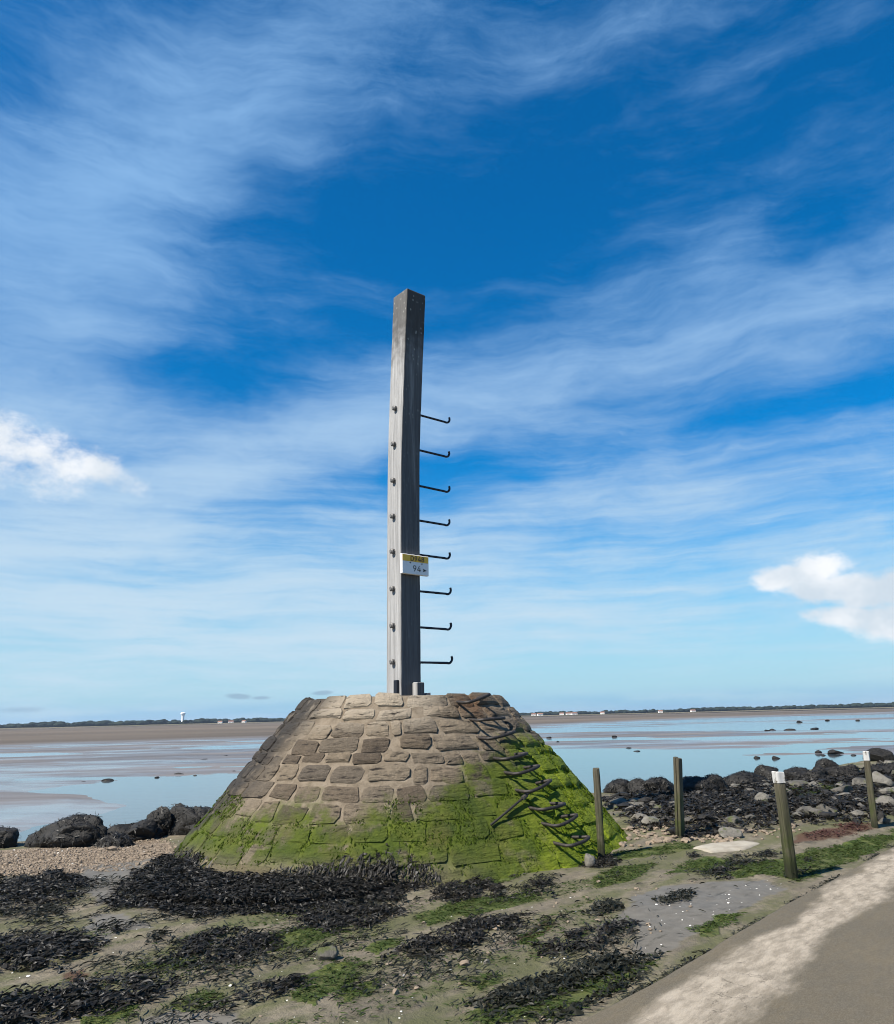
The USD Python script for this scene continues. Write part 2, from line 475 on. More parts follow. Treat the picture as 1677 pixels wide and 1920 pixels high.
        bare = g.step(g.noise(g.vmath("add", p, (7.3, 2.1, 0)), 2.3, 6, 0.62), 0.54, 0.64, 0.0, 0.85)
        lowbare = g.step(f"{xyz}.z", 0.30, 0.05, 0.0, 0.8)
        lowbare = g.math("multiply", lowbare, g.step(f"{xyz}.x", 0.6, -0.6))
        keep = g.math("subtract", 1.0, g.math("maximum", g.math("multiply", bare, g.step(f"{xyz}.x", 1.5, 0.0)), lowbare))
        cover = g.math("multiply", cover, keep)
        tone = g.noise(p, 3.0, 6, 0.65)
        mc = g.mixc(g.step(tone, 0.33, 0.66), (0.034, 0.053, 0.006), (0.074, 0.094, 0.010))
        mc = g.mixc(g.step(g.noise(p, 14.0, 5, 0.7), 0.45, 0.70, 0, 0.55), mc, (0.026, 0.042, 0.006))
        mc = g.mixc(g.step(g.noise(p, 2.0, 4), 0.5, 0.72, 0, 0.6), mc, (0.085, 0.078, 0.022))
        lime = g.step(f"{xyz}.x", 0.3, 1.5, 0, 0.95)
        mc = g.mixc(lime, mc, g.mixc(g.step(tone, 0.3, 0.65), (0.076, 0.115, 0.005), (0.175, 0.215, 0.010)))
        return cover, mc, xyz

    def stain(g, p, xyz, col):
        # blackened weather side at the left, rust below the irons
        dark = g.math("multiply", g.step(g.math("add", f"{xyz}.x", g.math("multiply", f"{xyz}.z", -0.9)), -3.08, -3.62), g.step(g.noise(p, 5.0, 5, 0.6), 0.25, 0.5, 0.45, 0.95))
        col = g.mixc(dark, col, (0.028, 0.025, 0.022))
        rust = g.step(g.vmath("distance", p, (0.25, 10.62, 1.70), out="value"), 0.45, 0.10, 0, 0.55)
        return g.mixc(g.math("multiply", rust, g.step(g.noise(p, 6.0, 4), 0.35, 0.6)), col, (0.124, 0.053, 0.019))

    g = Graph(); p = pos(g)
    n2, n3 = g.noise(p, 11.0, 7, 0.68), g.noise(p, 60.0, 4, 0.7)
    r = g("object_info", "random")
    base = g.ramp(r, STONE_TONES) if True else g.ramp(r, [(0.0, (0.074, 0.053, 0.034)), (0.22, (0.102, 0.074, 0.048)), (0.45, (0.133, 0.099, 0.065)), (0.65, (0.087, 0.069, 0.051)), (0.85, (0.158, 0.124, 0.087)), (1.0, (0.121, 0.087, 0.055))])
    col = g.mixc(g.step(n2, 0.35, 0.65, 0, 0.75), base, g.mixc(0.45, base, (0.037, 0.030, 0.022)))
    col = g.mixc(g.step(n3, 0.52, 0.72, 0, 0.5), col, (0.223, 0.180, 0.130))
    cover, mc, xyz = moss(g, p)
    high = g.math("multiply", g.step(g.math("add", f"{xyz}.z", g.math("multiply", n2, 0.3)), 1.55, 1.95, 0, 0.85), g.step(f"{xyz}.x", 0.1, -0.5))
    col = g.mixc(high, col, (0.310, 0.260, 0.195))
    col = stain(g, p, xyz, col)
    col = g.mixc(cover, col, mc)
    h = g.math("add", g.math("multiply", n2, 1.0), g.math("multiply", n3, 0.30))
    strat = g.noise(g.scaled(p, (5.0, 5.0, 26.0)), 1.0, 5, 0.62)
    col = g.mixc(g.math("multiply", g.step(strat, 0.46, 0.32), g.math("subtract", 1.0, cover)), col, (0.022, 0.017, 0.013))
    h = g.math("add", h, g.math("multiply", strat, 1.3))
    LOOKS["stone"] = g.make("stone_look", principled(g, base_color=col, roughness=0.9, specular_ior_level=0.25, normal=bump(g, h, 0.9, 0.055)))

    g = Graph(); p = pos(g)
    n2, n3 = g.noise(p, 8.0, 7, 0.66), g.noise(p, 70.0, 4, 0.7)
    col = g.mixc(g.step(n2, 0.35, 0.65), (0.195, 0.158, 0.115), (0.133, 0.105, 0.074))
    col = g.mixc(g.step(n3, 0.50, 0.70, 0, 0.5), col, (0.087, 0.068, 0.050))
    cover, mc, xyz = moss(g, p)
    col = stain(g, p, xyz, col)
    col = g.mixc(cover, col, mc)
    h = g.math("add", g.math("multiply", n2, 0.9), g.math("multiply", n3, 0.35))
    LOOKS["mortar"] = g.make("mortar_look", principled(g, base_color=col, roughness=0.92, specular_ior_level=0.2, normal=bump(g, h, 0.8, 0.04)))

    # iron
    g = Graph(); p = pos(g)
    n = g.noise(p, 30.0, 6, 0.65)
    col = g.ramp(n, [(0.3, (0.012, 0.011, 0.010)), (0.55, (0.028, 0.023, 0.019)), (0.78, (0.080, 0.055, 0.038))])
    LOOKS["iron"] = g.make("iron_look", principled(g, base_color=col, roughness=0.6, metallic=0.25, normal=bump(g, n, 0.5, 0.01)))
    g = Graph(); p = pos(g)
    n = g.noise(p, 26.0, 6, 0.65)
    col = g.ramp(n, [(0.3, (0.030, 0.028, 0.025)), (0.55, (0.070, 0.062, 0.050)), (0.75, (0.12, 0.10, 0.08))])
    LOOKS["worn_iron"] = g.make("worn_iron_look", principled(g, base_color=col, roughness=0.6, metallic=0.2, normal=bump(g, n, 0.5, 0.01)))
    g = Graph()
    LOOKS["dark_iron"] = g.make("dark_iron_look", principled(g, base_color=(0.012, 0.014, 0.020), roughness=0.5, metallic=0.3))
    g = Graph()
    LOOKS["bolt"] = g.make("bolt_look", principled(g, base_color=(0.13, 0.125, 0.12), roughness=0.6, metallic=0.3))

    # weathered square timber
    g = Graph(); p = pos(g)
    grain = g.noise(g.scaled(p, (22.0, 22.0, 0.9)), 1.0, 7, 0.65)
    fineg = g.noise(g.scaled(p, (90.0, 90.0, 2.2)), 1.0, 5, 0.65)
    col = g.ramp(grain, [(0.28, (0.185, 0.183, 0.180)), (0.5, (0.290, 0.286, 0.280)), (0.72, (0.385, 0.380, 0.370))])
    col = g.mixc(g.step(fineg, 0.45, 0.65, 0, 0.35), col, (0.085, 0.08, 0.075))
    face_shade = g.step(g.vmath("dot_product", g("geometry", "true_normal"), (math.sin(FACE), -math.cos(FACE), 0), out="value"), 0.5, 0.8)  # shade of the sign-side face put into the colour, broken by streaks
    face_shade = g.math("multiply", face_shade, g.step(g.noise(g.scaled(p, (7.0, 7.0, 0.5)), 1.0, 5), 0.2, 0.45, 0.55, 1.0))
    col = g.mixc(g.math("multiply", face_shade, 0.78), col, (0.024, 0.024, 0.027))
    xyz = g("separate_xyz", vector=p)
    topd = g.step(g.math("add", f"{xyz}.z", g.math("multiply", g.noise(p, 6.0, 5), 1.6)), 7.9, 8.9, 0, 0.75)
    col = g.mixc(topd, col, (0.040, 0.036, 0.032))
    lichen = g.math("multiply", g.step(g("voronoi_texture", "distance", vector=g.scaled(p, (1, 1, 0.7)), scale=13.0, feature="f1"), 0.24, 0.12), g.step(g.noise(p, 2.4, 5), 0.44, 0.52))
    lichen = g.math("multiply", lichen, g.step(f"{xyz}.z", 5.2, 7.6, 0.15, 1.0))
    col = g.mixc(g.math('multiply', lichen, 0.8), col, (0.23, 0.225, 0.20))
    h = g.math("add", grain, g.math("multiply", fineg, 0.6))
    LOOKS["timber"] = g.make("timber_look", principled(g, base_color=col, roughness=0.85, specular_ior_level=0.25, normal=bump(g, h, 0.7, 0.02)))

    # small posts, algae towards the foot
    g = Graph(); p = pos(g)
    grain = g.noise(g.scaled(p, (40.0, 40.0, 1.6)), 1.0, 6, 0.66)
    col = g.ramp(grain, [(0.3, (0.028, 0.024, 0.016)), (0.5, (0.074, 0.065, 0.043)), (0.72, (0.115, 0.102, 0.071))])
    xyz = g("separate_xyz", vector=p)
    low = g.step(g.math("add", f"{xyz}.z", g.math("multiply", g.noise(p, 5.0, 5, 0.6), 0.9)), 1.40, 0.50, 0.0, 0.90)
    col = g.mixc(g.math("multiply", low, g.step(g.noise(p, 9.0, 5), 0.28, 0.55)), col, (0.037, 0.048, 0.010))
    foot = g.step(f"{xyz}.z", 0.28, 0.08, 0, 0.75)
    col = g.mixc(foot, col, (0.011, 0.012, 0.006))
    LOOKS["post"] = g.make("post_look", principled(g, base_color=col, roughness=0.85, specular_ior_level=0.25, normal=bump(g, grain, 0.9, 0.025)))

    for name, c, ro in (("white_paint", (0.40, 0.39, 0.37), 0.6), ("sign_white", (0.60, 0.59, 0.58), 0.4), ("sign_yellow", (0.66, 0.37, 0.02), 0.4), ("sign_edge", (0.80, 0.79, 0.76), 0.4), ("lettering", (0.012, 0.012, 0.014), 0.5), ("lettering_brown", (0.07, 0.035, 0.008), 0.5),
                        ("tower", (0.72, 0.72, 0.72), 0.7), ("house_wall", (0.74, 0.72, 0.68), 0.8), ("house_roof", (0.26, 0.12, 0.075), 0.85), ("pane", (0.04, 0.05, 0.06), 0.2)):
        g = Graph(); p = pos(g)
        n = g.noise(p, 14.0, 6, 0.65)
        col = g.mixc(g.step(n, 0.52, 0.75, 0, 0.35), c, tuple(0.55 * v for v in c))
        if name == "white_paint":
            chip = g.step(g.noise(g.scaled(p, (1, 1, 0.5)), 22.0, 6, 0.7), 0.56, 0.60)
            col = g.mixc(chip, col, (0.085, 0.075, 0.055))
        LOOKS[name] = g.make(name + "_look", principled(g, base_color=col, roughness=ro))

    # seaweed
    for name, ra, ro, sp in (("kelp", [(0.0, (0.012, 0.010, 0.007)), (0.38, (0.032, 0.026, 0.015)), (0.68, (0.074, 0.058, 0.029)), (0.90, (0.125, 0.102, 0.054)), (1.0, (0.17, 0.145, 0.10))], 0.52, 0.30),
                             ("kelp_green", [(0.0, (0.013, 0.013, 0.007)), (0.45, (0.034, 0.032, 0.013)), (0.80, (0.070, 0.070, 0.021)), (1.0, (0.13, 0.122, 0.055))], 0.54, 0.26),
                             ("green_weed", [(0.0, (0.026, 0.042, 0.006)), (0.6, (0.050, 0.070, 0.008)), (1.0, (0.105, 0.115, 0.020))], 0.65, 0.2),
                             ("moss", [(0.0, (0.032, 0.050, 0.005)), (0.5, (0.054, 0.074, 0.007)), (1.0, (0.084, 0.102, 0.011))], 0.9, 0.05),
                             ("red_weed", [(0.0, (0.045, 0.016, 0.010)), (0.6, (0.100, 0.038, 0.020)), (1.0, (0.16, 0.07, 0.04))], 0.6, 0.3)):
        g = Graph()
        r = g("geometry", "random_per_island")
        c = g.ramp(r, ra)
        if name == "moss":
            xyz = g("separate_xyz", vector=pos(g))
            c = g.mixc(g.step(f"{xyz}.x", 0.3, 1.5, 0, 0.9), c, g.ramp(r, [(0.0, (0.056, 0.086, 0.004)), (0.5, (0.100, 0.135, 0.006)), (1.0, (0.16, 0.19, 0.012))]))
        LOOKS[name] = g.make(name + "_look", principled(g, base_color=c, roughness=ro, specular_ior_level=sp))

    # loose rocks
    for name, a, b, weed in (("boulder", (0.018, 0.016, 0.013), (0.007, 0.0065, 0.006), 0.0), ("pale_rock", (0.175, 0.162, 0.135), (0.095, 0.086, 0.072), 0.25), ("grey_rock", (0.110, 0.100, 0.082), (0.055, 0.050, 0.042), 0.45), ("shell", (0.80, 0.77, 0.70), (0.55, 0.50, 0.43), 0.0), ("pebble", (0.20, 0.155, 0.11), (0.09, 0.07, 0.052), 0.0)):
        g = Graph(); p = pos(g)
        n = g.noise(p, 9.0, 7, 0.66)
        r = g("object_info", "random")
        col = g.mixc(g.step(n, 0.35, 0.65), a, b)
        col = g.mixc(g.math("multiply", r, 0.5), col, tuple(0.6 * v for v in a))
        if weed:
            col = g.mixc(g.step(g.noise(p, 4.0, 6, 0.65), 0.62 - 0.25 * weed, 0.72 - 0.25 * weed), col, (0.060, 0.068, 0.020))
        if name in ("shell", "pebble"):
            col = g.mixc(g("geometry", "random_per_island"), a, b)
        LOOKS[name] = g.make(name + "_look", principled(g, base_color=col, roughness=0.7, specular_ior_level=0.35, normal=bump(g, n, 0.8, 0.05)))
    g = Graph(); p = pos(g)
    n = g.noise(p, 6.0, 7, 0.66)
    LOOKS["pale_sand"] = g.make("pale_sand_look", principled(g, base_color=g.mixc(g.step(n, 0.3, 0.7), (0.31, 0.28, 0.225), (0.22, 0.19, 0.145)), roughness=0.9, normal=bump(g, n, 0.5, 0.02)))
    # far wood and shore
    g = Graph()
    r = g("object_info", "random")
    LOOKS["far_leaf"] = g.make("far_leaf_look", principled(g, base_color=g.ramp(r, [(0, (0.008, 0.014, 0.012)), (1, (0.020, 0.028, 0.018))]), roughness=0.9, specular_ior_level=0.1))
    g = Graph(); p = pos(g)
    LOOKS["far_land"] = g.make("far_land_look", principled(g, base_color=g.mixc(g.step(g.noise(p, 0.006, 5), 0.35, 0.65), (0.10, 0.095, 0.06), (0.20, 0.165, 0.12)), roughness=1.0, specular_ior_level=0.0))


looks()


# ------------------------------------------------------------------ ground
P = {k: ground_poly(v) for k, v in dict(
    gravel=[(-60, 1600), (120, 1588), (310, 1570), (335, 1600), (260, 1632), (120, 1640), (-60, 1650)],
    mud=[(1110, 1760), (1150, 1712), (1235, 1662), (1330, 1655), (1440, 1648), (1470, 1668), (1330, 1742), (1230, 1800), (1195, 1790), (1190, 1735)],
    mud2=[(250, 1920), (340, 1898), (450, 1905), (470, 1935), (240, 1940)],
    mud3=[(150, 1625), (300, 1608), (250, 1650), (180, 1700), (150, 1660)],
    mud4=[(180, 1715), (240, 1720), (300, 1742), (220, 1745), (200, 1775), (160, 1740)],
    pale=[(1300, 1592), (1330, 1583), (1395, 1578), (1424, 1583), (1400, 1594), (1330, 1600)],
    red=[(1500, 1565), (1560, 1552), (1630, 1545), (1640, 1556), (1570, 1572), (1480, 1582)],
    red2=[(985, 1752), (1025, 1728), (1040, 1733), (1000, 1758), (930, 1772)],
    red3=[(115, 1830), (150, 1818), (175, 1828), (140, 1842)],
).items()}
GREEN = [ground_poly(q) for q in (
    [(765, 1722), (860, 1690), (1000, 1668), (1015, 1688), (900, 1716), (800, 1738)],
    [(690, 1778), (745, 1755), (760, 1768), (700, 1790)],
    [(560, 1835), (640, 1800), (690, 1808), (650, 1850), (580, 1885), (540, 1870)],
    [(630, 1850), (700, 1838), (690, 1862), (630, 1890)],
    [(955, 1768), (1020, 1722), (1045, 1715), (1020, 1752), (980, 1775)],
    [(1245, 1642), (1300, 1612), (1345, 1606), (1400, 1620), (1480, 1607), (1560, 1588), (1690, 1556), (1690, 1572), (1560, 1632), (1500, 1655), (1440, 1642), (1390, 1648), (1300, 1634)],
    [(1105, 1645), (1170, 1624), (1230, 1618), (1205, 1642), (1120, 1668)],
    [(1295, 1745), (1345, 1718), (1395, 1710), (1380, 1728), (1320, 1760)],
    [(880, 1900), (990, 1868), (1100, 1838), (1240, 1800), (1180, 1840), (1060, 1905), (900, 1925)],
    [(300, 1890), (380, 1858), (430, 1872), (400, 1892), (320, 1905)],
    [(140, 1915), (200, 1890), (250, 1895), (210, 1935), (150, 1935)],
    [(830, 1655), (1000, 1612), (1100, 1598), (1100, 1612), (960, 1650), (850, 1672)],
    [(470, 1770), (560, 1735), (660, 1745), (600, 1765), (500, 1785)],
    [(870, 1842), (930, 1830), (960, 1838), (900, 1855)],
    [(240, 1815), (330, 1795), (400, 1800), (330, 1822)],
    [(1440, 1484), (1500, 1474), (1570, 1472), (1610, 1488), (1540, 1506), (1460, 1502)],
    [(1140, 1600), (1290, 1580), (1300, 1592), (1150, 1615)])]


def build_ground():
    rows = 1.2 * np.exp(np.arange(0, 3.42, 0.0066))
    us = np.linspace(-1.2, 1.2, 400)
    x, y = rows[:, None] * us[None], np.repeat(rows[:, None], len(us), 1)
    v = np.stack([x, y, terrain(x, y)], -1).reshape(-1, 3)
    m = usdkit.mesh(stage, "/World/foreshore_ground", (v, grid_faces(len(rows), len(us))), LOOKS["ground"], smooth=True)
    x, y = v[:, 0], v[:, 1]
    algae = np.zeros(len(v))
    for k, q in enumerate(GREEN):
        algae = np.maximum(algae, ragged(q, x, y, 0.16, 4.0, k) * 1.0)
    primvar(m, "algae", algae * 0.85)
    primvar(m, "gravel", ragged(P["gravel"], x, y, 0.2, 3.0) * 1.0)
    mud = np.zeros(len(v))
    for k in ("mud", "mud2", "mud3", "mud4"):
        mud = np.maximum(mud, ragged(P[k], x, y, 0.15, 3.0))
    primvar(m, "mud", mud)
    primvar(m, "wet", np.clip(mud * (fbm(x, y, 1.4, 3, 5) - 0.35) * 4, 0, 1))
    red = np.zeros(len(v))
    for k in ("red", "red2", "red3"):
        red = np.maximum(red, ragged(P[k], x, y, 0.10, 6.0) * 0.8)
    primvar(m, "redweed", red)
    tag(m, kind="structure")


build_ground()


def dry_start(az):
    return np.interp(az, [-40, -12, 8, 27, 50], [118, 120, 215, 420, 520])


def flat_height(x, y):
    r = np.hypot(x, y)
    az = np.degrees(np.arctan2(x, y))
    xr, yr = x * 0.985 - y * 0.174, x * 0.174 + y * 0.985
    n = meshkit.fbm(np.stack([xr * 0.055, yr * 0.12, 0 * x + 3.3], -1), 6, 7) - 0.48
    n2 = meshkit.fbm(np.stack([xr * 0.011, yr * 0.022, 0 * x + 1.3], -1), 5, 17) - 0.52
    rd = dry_start(az)
    n3 = meshkit.fbm(np.stack([xr * 0.15, yr * 0.34, 0 * x + 5.3], -1), 6, 27) - 0.5
    n4 = meshkit.fbm(np.stack([xr * 0.030, yr * 0.075, 0 * x + 8.3], -1), 5, 37) - 0.5
    near = np.clip((110 - r) / 70, 0, 1)
    mix = 1.0 * n + 0.9 * n3 * near + 1.1 * n4 + 1.2 * n2 * (1 - near)
    mix = mix / 0.115
    right = np.clip((az + 2) / 6, 0, 1)
    thr_r = np.interp(r, [0, 36, 44, 50, 62, 74, 95, 130, 240], [4, 4, 1.4, -0.1, -0.2, 0.5, -0.15, 0.1, 0.2]) + np.clip((12 - az) / 8, 0, 1) * np.interp(r, [40, 48, 62, 80], [0, 0.9, 0.7, 0])
    thr_l = np.interp(r, [0, 34, 42, 52, 66, 80, 100, 120], [4, 3.0, 0.6, -0.6, -0.1, -0.4, -0.1, 0.2])
    thr = thr_l * (1 - right) + thr_r * right
    q = r / rd
    thr = np.where(q > 0.8, thr * np.clip((1.02 - q) / 0.22, 0, 1) - 2.5 * np.clip((q - 0.85) / 0.2, 0, 1), thr)
    h = 0.035 * np.clip(mix - thr, -3, 3) + np.interp(q, [0, 1.0, 1.35, 4, 12, 60], [0, 0, 0.05, 0.22, 0.8, 2.0])
    spit = np.clip(ragged_soft(x, y), 0, 1)
    return WATER_Z + h + spit * 0.19


SPIT = np.array([at_z(px, py, WATER_Z)[:2] for px, py in [(-300, 1475), (0, 1478), (120, 1488), (215, 1498), (238, 1512), (180, 1530), (60, 1552), (0, 1575), (-300, 1600)]])


def ragged_soft(x, y):
    """1 well inside the sand spit, 0 outside, sloping across its frayed edge."""
    x = x + 1.6 * (fbm(x, y, 0.35, 4, 14) - 0.5)
    y = y + 2.2 * (fbm(x, y, 0.35, 4, 34) - 0.5)
    best = np.full(np.shape(x), 1e9)
    for k in range(len(SPIT)):
        a, b = SPIT[k - 1], SPIT[k]
        d = b - a
        t = np.clip(((x - a[0]) * d[0] + (y - a[1]) * d[1]) / (d @ d), 0, 1)
        best = np.minimum(best, np.hypot(x - a[0] - t * d[0], y - a[1] - t * d[1]))
    return np.clip(0.55 + np.where(inside(SPIT, x, y), 1, -1) * best / 3.0, 0, 1)


def build_flats():
    r = 8.0 * np.exp(np.arange(0, 7.0, 0.0125))
    a = np.radians(np.linspace(-72, 72, 420))
    rr, aa = np.meshgrid(r, a, indexing="ij")
    x, y = rr * np.sin(aa), rr * np.cos(aa)
    z = flat_height(x, y)
    v = np.stack([x, y, z], -1).reshape(-1, 3)
    m = usdkit.mesh(stage, "/World/tidal_flat", (v, grid_faces(len(r), len(a))), LOOKS["flats"], smooth=True)
    d = np.clip((np.hypot(v[:, 0], v[:, 1]) / dry_start(np.degrees(np.arctan2(v[:, 0], v[:, 1]))) - 1.0) / 0.25, 0, 1)
    primvar(m, "dry", d)
    tag(m, kind="structure")
    a = np.radians(np.linspace(-72, 72, 40))
    r = np.array([8, 14, 30, 80, 250, 900])
    rr, aa = np.meshgrid(r, a, indexing="ij")
    v = np.stack([rr * np.sin(aa), rr * np.cos(aa), np.full(rr.shape, WATER_Z)], -1).reshape(-1, 3)
    m = usdkit.mesh(stage, "/World/shallow_water", (v, grid_faces(len(r), len(a))), LOOKS["water"])
    tag(m, kind="structure")
    a = np.linspace(0, 2 * np.pi, 73)[:-1]
    v = np.vstack([[0, 0, -2.6], np.stack([9500 * np.cos(a), 9500 * np.sin(a), np.full(72, -2.6)], -1)])
    f = np.array([[0, 1 + k, 1 + (k + 1) % 72] for k in range(72)])
    m = usdkit.mesh(stage, "/World/sea_bed", (v, f), LOOKS["far_land"])
    tag(m, kind="structure")


build_flats()


def build_road():
    ss = np.r_[np.arange(-6, -1.5, 0.1), np.arange(-1.5, 8, 0.024), np.arange(8, 90, 0.4)]
    tt = np.r_[np.arange(0.0, 1.2, 0.022), np.arange(1.2, 5.61, 0.12)]
    s, t = np.meshgrid(ss, tt, indexing="ij")
    edge = 0.05 * (fbm(s, 0 * s, 2.0, 4, 41) - 0.5) + 0.14 * (fbm(s, 0 * s, 0.35, 2, 42) - 0.5)
    t2 = t + edge * np.clip(1 - t / 0.5, 0, 1)
    x = ROAD_A[0] + s * ROAD_D[0] + t2 * ROAD_N[0]
    y = ROAD_A[1] + s * ROAD_D[1] + t2 * ROAD_N[1]
    # a lengthwise band of wind-blown sand on the concrete
    c0, c1 = 0.385 + 0.030 * np.clip(2.5 - s, -2, 2) + 0.22 * (fbm(s, 0 * s, 0.7, 3, 43) - 0.5), 0.30 + 0.40 * (fbm(s, 0 * s, 1.1, 3, 44) - 0.5)
    blown = np.clip(1.25 - np.abs(t - c0) / np.maximum(c1, 0.10), 0, 1)
    hold = fbm(x, y, 2.6, 5, 45)
    blown = np.clip(blown * (0.30 + 1.25 * hold), 0, 1)
    z = ROAD_Z + 0.012 * (fbm(x, y, 1.2, 3, 46) - 0.5) + 0.004 * (fbm(x, y, 14.0, 3, 47) - 0.5) + 0.022 * np.clip(blown - 0.45, 0, 1) * fbm(x, y, 6.0, 4, 48)
    z = z - 0.03 * np.clip(1 - t / 0.06, 0, 1)
    top = np.stack([x, y, z], -1)
    side = top[:, :1].copy(); side[..., 2] -= 0.20; side[..., :2] -= 0.01 * ROAD_N
    allv = np.concatenate([side, top], 1)
    b = np.concatenate([np.zeros_like(blown[:, :1]), blown], 1)
    m = usdkit.mesh(stage, "/World/causeway_road", (allv.reshape(-1, 3), grid_faces(len(ss), len(tt) + 1)), LOOKS["road"], smooth=True)
    primvar(m, "blown_sand", b.ravel())
    tag(m, kind="structure")


build_road()


def build_sand_patch():
    q = P["pale"]
    c = q.mean(0)
    out = np.vstack([q[k] * (1 - f) + q[(k + 1) % len(q)] * f for k in range(len(q)) for f in np.linspace(0, 1, 8)[:-1]])
    out = out + 0.12 * np.stack([fbm(out[:, 0], out[:, 1], 4, 3, 51) - 0.5, fbm(out[:, 0], out[:, 1], 4, 3, 52) - 0.5], -1)
    rings = [c + (out - c) * k for k in (1.0, 0.97, 0.8, 0.55, 0.28)]
    vs = [np.c_[r, terrain(r[:, 0], r[:, 1]) + h] for r, h in zip(rings, (-0.01, 0.012, 0.022, 0.024, 0.024))]
    n = len(out)
    v = np.vstack(vs + [np.r_[c, terrain(*c) + 0.024][None]])
    f = np.vstack([tri(grid_faces(5, n, True)), np.stack([4 * n + np.arange(n), 4 * n + (np.arange(n) + 1) % n, np.full(n, 5 * n)], -1)])
    m = usdkit.mesh(stage, "/World/pale_sand_patch", (v, f), LOOKS["pale_sand"], smooth=True)
    tag(m, kind="structure")


build_sand_patch()

# ------------------------------------------------------------------ far shore
COAST = 1800.0


def far(px, py, dist=COAST):
    d = ray(px, py)
    return EYE + d * dist / d[1]


